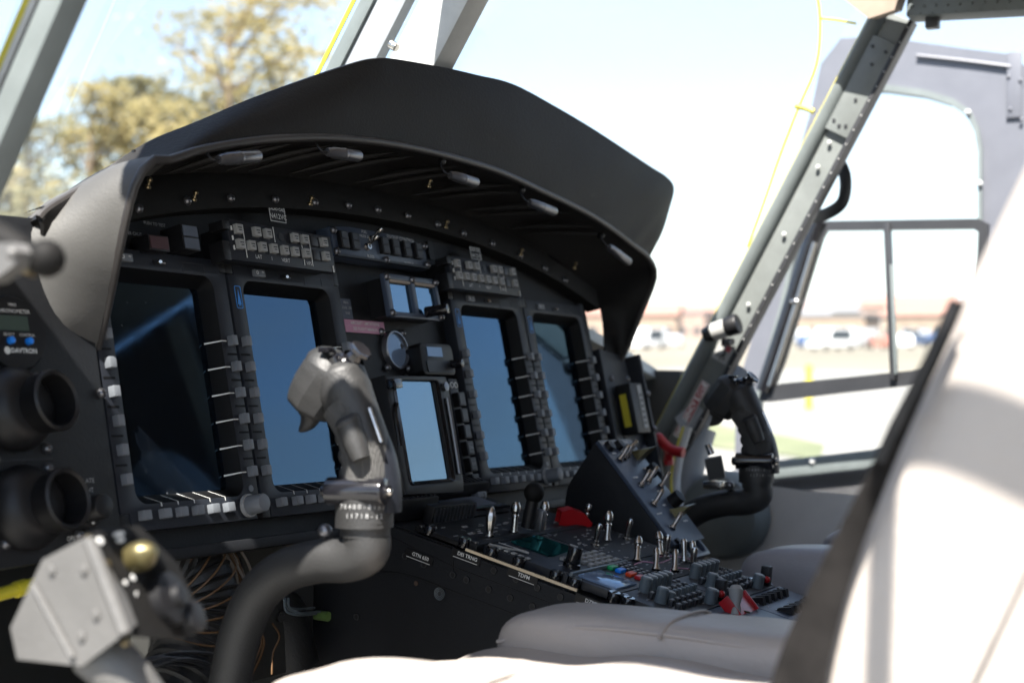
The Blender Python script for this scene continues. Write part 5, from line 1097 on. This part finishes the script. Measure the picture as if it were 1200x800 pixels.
msc = module('map_switch_panel', .036, .301, .19, .366, 'switch panel with pink flow lines and five toggles, left of the far seat', 'switch panel', 'panel', 34, group='switch panels on the console')
for x, s_, me, a_, ay in ((.066, .302, big_me, -22, 25), (.139, .303, big_me, -30, 20), (.139, .312, sml_me, -5, 0), (.054, .338, sml_me, -24, 25), (.080, .352, sml_me, -24, 25), (.118, .360, sml_me, -8, 0), (.151, .334, sml_me, -20, 10), (.157, .344, sml_me, -20, 10)): part('toggle_switch', me, None, msc[0], loc(msc, x, max(s_, .306)) @ RX(a_) @ RY(ay) @ (Matrix.Scale(.85, 4) if me is big_me else Matrix.Scale(1.15, 4)))
b = MB(); 
for pts in ([(-.07, .02), (-.04, .022), (-.02, .01), (.02, .012)], [(-.05, -.02), (-.02, -.01), (.01, -.022), (.05, -.012)], [(.01, .026), (.04, .02), (.06, .0), (.05, -.02)]): b.tube([(x, y, .0104) for x, y in pts], .0008, n=5)
part('flow_lines', b, 'pink', msc[0])

kn = MB(); kn.lathe([(0, 0), (.0072, 0), (.0068, .016), (.0055, .0175), (0, .0175)], n=18); kn.box((0, 0, .0177), (.001, .009, .0006), m=1); kn_me = kn.mesh('volume_knob', ['knobgrey', 'white'])
ks = MB(); ks.box((0, 0, .003), (.0075, .0055, .009), bev=.001); ks.box((0, 0, .0078), (.004, .0015, .0006), m=1); ks_me = ks.mesh('rocker_key', ['keydark', 'dimwhite'])
kc = MB(); kc.lathe([(0, 0), (.0034, 0), (.0030, .010), (0, .011)], n=10); kc_me = kc.mesh('push_key', 'knobgrey')
def audio(x0, s0, x1, s1, label):
    a_ = module('audio_panel', x0, s0, x1, s1, label, 'audio panel', 'keydark', 12, .010, 'audio panels on the console')
    n = 5
    for i in range(n): part('volume_knob', kn_me, None, a_[0], loc(a_, x0 + .048 + i * .0145, s0 + .010))
    for i in range(7): part('rocker_key', ks_me, None, a_[0], loc(a_, x0 + .030 + i * .0155, s0 + .027))
    part('volume_knob', kn_me, None, a_[0], loc(a_, x0 + .028, s0 + .040)); part('volume_knob', kn_me, None, a_[0], loc(a_, x0 + .042, s0 + .045) @ Matrix.Scale(.7, 4))
    for i in range(7): part('push_key', kc_me, None, a_[0], loc(a_, x0 + .055 + i * .0115, s0 + .039))
    for i in range(6): part('rocker_key', ks_me, None, a_[0], loc(a_, x0 + .030 + i * .0155, s0 + .052))
    for i in range(6): part('rocker_key', ks_me, None, a_[0], loc(a_, x0 + .022 + i * .0155, s0 + .064))
    part('volume_knob', kn_me, None, a_[0], loc(a_, x1 - .046, s1 - .010)); part('volume_knob', kn_me, None, a_[0], loc(a_, x1 - .032, s1 - .012) @ Matrix.Scale(.8, 4))
    b = MB(); b.box((0, 0, .011), (.012, .012, .026), bev=.002); b.sphere((-.007, -.004, .008), .0045, m=1, n=10); part('guarded_switch', b, ['black', 'red'], a_[0], loc(a_, x1 - .014, s1 - .010) @ RX(-8))
    return a_
audio(-.112, .367, .034, .447, 'near audio panel with a row of grey volume knobs beside the cream edge strip')
audio(.035, .367, .188, .447, 'far audio panel with grey volume knobs toward the far seat')
br = module('rocker_panel', .045, .448, .188, .535, 'rear panel of black rocker switches at the end of the console', 'switch panel', 'blue_grey', 6, group='switch panels on the console')
rk = MB(); rk.add([(-.0045, -.010, 0), (.0045, -.010, 0), (.0045, .010, 0), (-.0045, .010, 0), (-.0045, -.006, .009), (.0045, -.006, .009), (.0045, .009, .003), (-.0045, .009, .003)], [(0, 1, 5, 4), (1, 2, 6, 5), (2, 3, 7, 6), (3, 0, 4, 7), (4, 5, 6, 7), (3, 2, 1, 0)]); rk_me = rk.mesh('rocker_key', 'black')
for r in range(2):
    for i in range(5): part('rocker_key', rk_me, None, br[0], loc(br, .068 + i * .0205, .466 + r * .036))
b = MB(); b.box((0, .000, .0104), (.11, .001, .0006)); b.box((0, .022, .0104), (.11, .001, .0006)); b.box((0, -.030, .0104), (.11, .001, .0006)); part('legends', b, 'keypale', br[0])
rc = module('release_switch_panel', -.112, .448, .044, .535, 'blue grey panel with an open red guard and pale knob at the console end', 'switch panel', 'blue_grey', 5)
b = MB(); b.box((0, 0, .008), (.056, .026, .003), RX(35), bev=.001); b.box((-.028, 0, .006), (.002, .026, .014), RX(35), bev=.0005); b.box((.028, 0, .006), (.002, .026, .014), RX(35), bev=.0005); part('switch_guard', b, 'red', rc[0], loc(rc, .004, .463))
b = MB(); b.lathe([(0, 0), (.006, 0), (.005, .012), (.0075, .020), (.0085, .028), (.005, .033), (0, .034)], n=18); part('pale_knob', b, 'keypale', rc[0], loc(rc, -.022, .474) @ RX(-20) @ RY(15))
b = MB(); b.tube([(-.03, .03, .012), (-.01, .01, .012), (0, .015, .012)], .0012, n=6); b.tube([(.02, .035, .012), (.035, .01, .012)], .0012, n=6); part('safety_wire', b, 'brass', rc[0])

# sloping auxiliary switch box to the right of the console
ax0, ax1 = .755, .862
A = at(697, 519, X=ax0); Bq = at(787, 641, X=ax0); G1 = at(664, 573, X=ax0); G2 = at(660, 600, X=ax0)
t = thing('sloping_switch_box', Matrix.Translation(Vector((.81, A.y, -.4))), 'wedge shaped black switch box with a blue grey sloping face of toggles', 'switch box')
Ta = Matrix.Translation(-Vector((.81, A.y, -.4)))
pr = [(A.y, A.z), (Bq.y, Bq.z), (Bq.y + .012, Bq.z - .16), (G2.y + .03, Bq.z - .16), (G2.y, G2.z), (G1.y, G1.z), (G1.y - .006, G1.z + .012)]
b = MB(); b.prism(pr, ax0, ax1, Ta @ FS, bev=.001); part('housing', b, 'panel', t)
fy = (Vector((0, A.y, A.z)) - Vector((0, Bq.y, Bq.z))); fl = fy.length; fy.normalize(); fz = Vector((1, 0, 0)).cross(fy)
AF = lambda x, y, z=0: Ta @ frame(Vector((ax0, Bq.y, Bq.z)) + Vector((x, 0, 0)) + fy * y + fz * z, Vector((1, 0, 0)), fy, fz)
wf = ax1 - ax0
b = MB(); b.box((wf / 2, fl / 2, .003), (wf - .002, fl, .006), AF(0, 0), bev=.001)
for (x, y) in ((.02, .155), (.05, .157), (.085, .155), (.03, .112), (.08, .125), (.028, .098), (.06, .10), (.035, .072), (.07, .085), (.022, .05), (.055, .062), (.08, .050), (.06, .037), (.03, .028), (.085, .032)): b.box((x, min(y, fl - .008), .0065), (rd.uniform(.008, .016), .0022, .0006), AF(0, 0), m=1)
b.text('CARGO HOOK', .006, AF(.022, fl - .006, .0068), 1); b.text('HOIST SHEAR', .006, AF(.070, fl - .006, .0068), 1); part('face_plate', b, ['blue_grey', 'white'], t)
for x, y, me in ((.022, .128, sml_me), (.040, .130, sml_me), (.056, .134, sml_me), (.030, .088, sml_me), (.060, .092, sml_me), (.024, .058, sml_me), (.086, .082, sml_me), (.028, .022, sml_me)): part('toggle_switch', me, None, t, AF(x, y * fl / .16, .006) @ RX(-28) @ RY(30) @ Matrix.Scale(1.05, 4))
for x, y, r_, hh in ((.018, .93, .0085, .008), (.046, .93, .008, .010), (.090, .66, .010, .013), (.088, .36, .011, .017)): b = MB(); b.lathe([(0, 0), (r_, 0), (r_ * .9, hh - .001), (0, hh)], AF(x, fl * y, .006), n=16); part('rotary_knob', b, 'black', t)
for x, y in ((.086, fl * .83), (.072, fl * .26)):
    b = MB(); b.add([(-.010, -.008, 0), (.012, -.008, 0), (.012, -.006, .030), (-.004, -.006, .024), (-.010, .008, 0), (.012, .008, 0)], [(0, 1, 2, 3), (0, 3, 4), (1, 5, 2), (2, 5, 4, 3), (0, 4, 5, 1)], AF(x, y, .006)); part('switch_guard', b, 'gold', t)
b = MB(); b.prism(rrect(.025, -.024, .095, .006, .004), -.012, .004, AF(0, 0), holes=[rrect(.030, -.016, .058, .002, .002), circ(.078, -.008, .010)], bev=.0008); b.cyl(tuple(AF(.012, .004, .004).translation), tuple(AF(.012, .004, .010).translation), .004, n=12, m=1); part('cut_out_plate', b, ['blue_grey', 'black'], t)
b = MB(); b.tube([AF(.075, -.03, -.01).translation, AF(.07, -.05, -.005).translation, AF(.075, -.075, -.02).translation], .006, n=10); b.sphere(AF(.07, -.04, 0).translation, .006, n=10, m=1); b.sphere(AF(.02, -.018, 0).translation, .007, n=12, m=2, sc=(1, 1, .8)); part('connector', b, ['cabin', 'brass', 'knobgrey'], t)

# emergency handle, hose, utility lamp
q = at(785, 526, X=1.24)
t = thing('emergency_release', Matrix.Translation(q), 'red T shaped emergency handle below the exit placard', 'handle')
To = Matrix.Translation(-q)
b = MB(); b.tube([at(772, 513, X=1.24), at(785, 526, X=1.24), at(801, 530, X=1.24)], [.0085, .0095, .009], To, n=16); b.sphere(at(772, 513, X=1.24), .0095, To, n=14); part('grip_bar', b, 'red', t); b = MB(); b.tube([at(784, 526, X=1.24), at(783, 540, X=1.25)], [.0085, .0075], To, n=14, sub=1); b.cyl(at(783, 536, X=1.25), at(784, 545, X=1.25), .009, T=To, n=14); part('stem', b, 'red', t)
b = MB(); b.tube([at(806, 500, X=1.37), at(797, 530, X=1.36), at(792, 560, X=1.34), at(794, 585, X=1.32), at(802, 606, X=1.30), at(815, 640, X=1.30)], .0085, n=12, m=0); b.tube([at(801, 500, X=1.36), at(791.5, 530, X=1.35), at(786.5, 560, X=1.33), at(789, 585, X=1.31), at(797, 606, X=1.29)], .0022, n=8, m=1); solo('vent_hose', b, ['postw', 'yellow'], I4, 'white hose with a yellow stripe curving down behind the red handle', 'hose')
q = at(848, 385, X=1.36); t = thing('utility_lamp', Matrix.Translation(q), 'silver and black utility lamp clipped on the grey side post', 'lamp')
To = Matrix.Translation(-q); b = MB(); p0, p1 = at(836, 389, X=1.355), at(862, 380, X=1.355); b.cyl(p0, p0.lerp(p1, .68), .0165, T=To, n=22, bev=.002); part('barrel', b, 'keypale', t); b = MB(); b.cyl(p0.lerp(p1, .6), p0.lerp(p1, 1.15), .0175, .0185, T=To, n=22, bev=.003); b.cyl(p0.lerp(p1, -.4), p0, .012, .0165, T=To, n=18, bev=.002); part('lens_hood', b, 'black', t)
b = MB(); b.tube([at(850, 395, X=1.37), at(848, 404, X=1.38), at(860, 398, X=1.39)], .004, To, n=8); b.box(at(853, 400, X=1.385), (.02, .02, .012), To, bev=.003); part('clip', b, 'darkmetal', t)

# ================================================================ SEATS
def patch(fn, nu, nv, mb, m=0, T=None, closed=False):
    mb.loft([[fn(i / (nu - 1), j / (nv - 1)) for j in range(nv)] for i in range(nu)], T, m, closed=closed)
def cushion(mb, c, d, p=3.2, n=28, T=None, m=0, crease=0.0, seed=0.0):
    """soft superellipsoid"""
    def se(a, e): return math.copysign(abs(a) ** (2 / e), a)
    rows = []
    for i in range(n + 1):
        ph = -math.pi / 2 + math.pi * i / n; row = []
        for j in range(2 * n):
            th = 2 * math.pi * j / (2 * n); x, y, z = se(math.cos(ph), p) * se(math.cos(th), p), se(math.cos(ph), p) * se(math.sin(th), p), se(math.sin(ph), p)
            v = Vector((c[0] + x * d[0] / 2, c[1] + y * d[1] / 2, c[2] + z * d[2] / 2))
            k_ = crease * (noise.noise(Vector((v.x * 9 + seed, v.y * 9, v.z * 9))) + .5 * noise.noise(Vector((v.x * 30, v.y * 12 + seed, v.z * 12)))); row.append(v + Vector((x, y, z)).normalized() * k_)
        rows.append(row)
    mb.loft(rows, T, m, closed=True)
def seat(cx, label, lm, near):
    t = thing('pilot_seat', TR(cx, -.62, -.55), label, 'seat', 'pilot seats')
    T_ = TR(-cx, .62, .55)
    b = MB(); cushion(b, (cx, -.56, -.345), (.40, .50, .13), 4.0, crease=.011, T=T_, seed=cx); cu_ = part('seat_cushion', b, lm, t)
    for s_ in (-1, 1):
        b = MB(); cushion(b, (cx + s_ * .175, -.60, -.325), (.125, .50, .150), 5.5, crease=.004, T=T_, seed=s_ * 3 + cx); part('thigh_bolster', b, lm, cu_)
    for s_ in (-1, 1):
        b = MB(); b.tube([(cx + s_ * .125, -.36, -.285), (cx + s_ * .120, -.45, -.262), (cx + s_ * .122, -.60, -.262), (cx + s_ * .125, -.75, -.275)], .0022, T_, n=8); part('piping', b, lm, cu_)
        b = MB(); b.tube([(cx + s_ * .115, -.53, -.262), (cx + s_ * .14, -.532, -.2505), (cx + s_ * .205, -.535, -.2495), (cx + s_ * .232, -.54, -.262)], .0018, T_, n=8); part('piping', b, lm, cu_)
    # back: built leaning, its front face runs from Y -.70 at the cushion to -.87 at the head
    Bk = TR(cx, -.772, -.34) @ RX(23.5)
    b = MB(); cushion(b, (0, -.06, .31), (.34, .13, .76), 4.5, crease=.004, T=T_ @ Bk, seed=1 + cx); bk_ = part('seat_back', b, lm, t)
    for s_ in (-1, 1):
        b = MB(); cushion(b, (s_ * .185, -.035, .30), (.115, .19, .78), 4.6, crease=.004, T=T_ @ Bk, seed=5 + s_ + cx); part('back_bolster', b, lm, bk_)
    b = MB()
    for s_ in (-1, 1):
        b = MB(); b.tube([(s_ * .2445, -.035, -.04), (s_ * .2450, -.035, .2), (s_ * .2450, -.035, .45), (s_ * .2440, -.035, .66)], .0016, T_ @ Bk, n=8); part('piping', b, lm, bk_)
    b = MB(); cushion(b, (0, -.07, .76), (.25, .10, .17), 3.2, T=T_ @ Bk); part('headrest', b, lm, bk_)
    b = MB(); b.box((cx, -.60, -.44), (.42, .50, .05), T_, bev=.02); b.box((cx - .17, -.6, -.66), (.03, .42, .44), T_, bev=.01); b.box((cx + .17, -.6, -.66), (.03, .42, .44), T_, bev=.01); part('seat_frame', b, 'trimdark', t)
    return t, T_, Bk
s1 = seat(.03, 'white leather near seat filling the lower right foreground', 'leather', True)
s2 = seat(1.03, 'grey white leather far seat beyond the console', 'leatherg', False)
# shoulder belt over the near edge of the near seat
def rib(pts, wdir, wd, th, mb, T=None, m=0, sub=6):
    P = smooth_path(pts, sub); rows = []; wv = Vector(wdir).normalized()
    for i, p in enumerate(P):
        tt = (P[min(i + 1, len(P) - 1)] - P[max(i - 1, 0)]).normalized(); w2 = (wv - tt * wv.dot(tt)).normalized(); nn = tt.cross(w2)
        ww = wd[0] + (wd[1] - wd[0]) * i / (len(P) - 1) if isinstance(wd, tuple) else wd
        rows.append([p - w2 * ww / 2, p - w2 * ww / 2 + nn * th, p + w2 * ww / 2 + nn * th, p + w2 * ww / 2])
    mb.loft(rows, T, m, closed=True, smooth=False)
hx = -.205
t = thing('seat_harness', Matrix.Translation(at(1000, 620, X=hx)), 'grey webbing shoulder harness with a black edge hanging down the near seat back', 'seat belt')
To = Matrix.Translation(-at(1000, 620, X=hx))
bp = [(1122, 352), (1100, 402), (1076, 452), (1052, 502), (1026, 560), (1000, 618), (976, 676), (956, 732), (940, 785), (926, 850), (914, 920)]
bw = [.004, .005, .006, .008, .010, .0135, .018, .023, .028, .032, .034]
P_ = smooth_path([at(px, py, X=hx - .012 + .003 * math.sin(i * 1.3)) for i, (px, py) in enumerate(bp)], 8); rows = []
for i, p in enumerate(P_):
    x = i / (len(P_) - 1) * (len(bw) - 1); k_ = min(int(x), len(bw) - 2); w_ = bw[k_] + (bw[k_ + 1] - bw[k_]) * (x - k_)
    tt = (P_[min(i + 1, len(P_) - 1)] - P_[max(i - 1, 0)]).normalized(); tw = R_(12 * math.sin(i * .07)); ac = (Vector((.35, -.93, 0)) * math.cos(tw) + Vector((.93, .35, 0)) * math.sin(tw)); ac = (ac - tt * ac.dot(tt)).normalized(); nn = tt.cross(ac)
    rows.append([p + ac * (w_ * (j / 8 - .5)) + nn * (.0016 * math.cos((j / 8 - .5) * 2.6) + .0004 * (j % 2)) for j in range(9)])
b = MB(); b.loft(rows, To, th=.0022); b.loft([[r[0] + (r[8] - r[0]) * .06, r[0] + (r[8] - r[0]) * .09] for r in rows[30:]], To, m=1, th=.0004) if False else None; part('webbing', b, 'web', t)
b = MB(); pts = [at(px, py, X=hx - .018) for px, py in [(1118, 356), (1098, 402), (1074, 450), (1048, 500), (1030, 540)]]; rib(pts, (.2, -.9, -.3), .006, .004, b, To); part('black_edge', b, 'black', t)
b = MB(); b.sphere(at(1060, 484, X=hx - .01), .0035, To, n=10); part('buckle', b, 'steel', t)

# ================================================================ WIRING BELOW THE PANEL
t = thing('ribbed_duct', Matrix.Translation(at(215, 690, Y=.02)), 'black ribbed duct with amber wires wound round it below the left displays', 'duct')
To = Matrix.Translation(-at(215, 690, Y=.02))
path = [at(160, 640, Y=.02), at(205, 660, Y=.02), at(232, 690, Y=.0), at(235, 735, Y=-.01), at(215, 790, Y=-.02), at(180, 850, Y=-.03)]
b = MB(); b.tube(path, .040, To, n=24); P = smooth_path(path, 10)
for i in range(2, len(P) - 2, 2): d_ = (P[i + 1] - P[i - 1]).normalized(); b.lathe([(.039, -.003), (.0435, 0), (.039, .003)], To @ along(P[i], P[i] + d_), n=24)
part('hose', b, 'rubber', t)
for i in range(9):
    f_ = i / 8; p = P[6 + i * 3 if 6 + i * 3 < len(P) - 1 else len(P) - 2]; d_ = (P[min(len(P) - 1, 8 + i * 3)] - p).normalized(); o = d_.orthogonal().normalized()
    vv = (CAM_P - p).normalized(); sd_ = d_.cross(vv).normalized(); pts = []
    for j in range(9): an = R_(-75 + 150 * j / 8); pts.append(p + sd_ * .047 * math.sin(an) + vv * .047 * math.cos(an) + d_ * .018 * math.cos(an))
    b = MB(); b.tube(pts, .0011, To, n=6, sub=3); part('wire_loop', b, 'wireo', t)
b = MB(); b.tube([at(232, 640, Y=.05), at(248, 655, Y=.03), at(258, 690, Y=.03), at(268, 730, Y=.03)], .030, n=20); b.tube([at(300, 690, Y=.06), at(330, 720, Y=.05), at(345, 780, Y=.04)], .03, n=18); solo('elbow_hose', b, 'rubber', I4, 'smooth black elbow hose beside the ribbed duct', 'hose')
def bundle(pts, n, spread, r_, mm, label, name='wire_bundle', mix=None):
    b = MB(); rr = random.Random(len(label))
    for i in range(n):
        o = Vector((rr.gauss(0, spread), rr.gauss(0, spread * .5), rr.gauss(0, spread * .3))); b.tube([Vector(p) + o * (1 + .35 * math.sin(j * 2 + i)) for j, p in enumerate(pts)], r_, n=6, sub=5, m=(1 if mix and i % mix == 0 else 0))
    return solo(name, b, [mm, 'wireo'], I4, label, 'wiring', 'wiring below the panel')
bundle([at(255, 628, Y=.02), at(268, 650, Y=.0), at(280, 678, Y=.0), at(285, 720, Y=.01)], 16, .007, .0016, 'wirew', 'flat bundle of pale wires dropping behind the near stick', mix=6)
bundle([at(312, 618, Y=.04), at(330, 634, Y=.03), at(350, 638, Y=.03), at(365, 628, Y=.05)], 9, .006, .0013, 'wirew', 'small loop of pale wires just under the panel lip', mix=4)
bundle([at(150, 785, Y=-.05), at(200, 770, Y=-.06), at(250, 785, Y=-.05), at(300, 840, Y=-.05)], 14, .01, .0016, 'trimdark', 'grey cable loom at the very bottom left')
bundle([at(335, 700, Y=-.02), at(338, 712, Y=-.02), at(352, 718, Y=-.02), at(372, 716, Y=-.0)], 4, .004, .0014, 'knobgrey', 'grey cable running to a connector left of the console')
bundle([at(300, 730, Y=-.02), at(312, 745, Y=-.02), at(310, 765, Y=-.02), at(300, 790, Y=-.02)], 4, .008, .0011, 'wireo', 'amber wires curling behind the near stick')
bundle([at(560, 590, Y=.06), at(640, 588, Y=.03), at(655, 592, Y=.03), at(668, 600, Y=.03)], 9, .010, .0020, 'wireo', 'amber wires between the ball lever and the wedge shaped box', mix=2)
b = MB(); b.tube([at(-30, 704, Y=-.02), at(20, 690, Y=-.02), at(50, 680, Y=-.02)], .006, n=12); b.tube([at(18, 691, Y=-.02), at(30, 687, Y=-.02)], .0075, n=12, sub=1); solo('yellow_tube', b, 'yellow', I4, 'yellow tube passing behind the collective head at the left edge', 'tube')
b = MB(); q = [at(205, 622, Y=.20), at(250, 628, Y=.20), at(240, 668, Y=.20), at(215, 655, Y=.20)]; b.add([tuple(p) for p in q], [(0, 1, 2, 3)]); b.add([tuple(p + Vector((0, .01, 0))) for p in q], [(3, 2, 1, 0)]); b.loft([q, [p + Vector((0, .01, 0)) for p in q]], closed=True, smooth=False); solo('insulation_panel', b, 'beige', I4, 'beige insulation panel glimpsed above the ribbed duct', 'panel')
t = thing('avionics_tray', TR(.28, .12, -.34), 'dark avionics tray with brackets below the second display', 'avionics tray')
b = MB(); b.box((0, 0, 0), (.20, .18, .10), bev=.004); b.box((-.03, -.09, -.02), (.05, .02, .05), bev=.003); part('tray_body', b, 'hull', t)
b = MB(); b.lathe([(0, 0), (.006, 0), (.006, .004), (0, .005)], TR(-.05, -.092, -.03) @ RX(90), n=12); part('stud', b, 'steel', t); b = MB(); b.lathe([(0, 0), (.006, 0), (.006, .004), (0, .005)], TR(.03, -.092, .02) @ RX(90), n=12); part('stud', b, 'steel', t)
b = MB(); q = at(385, 722, X=.40); b.tube([q, q + Vector((0, .02, .0))], .006, n=10, sub=1); solo('green_plug', b, mat('green_plug', (.12, .2, .05), .5), I4, 'tiny green connector plug left of the console side', 'plug')
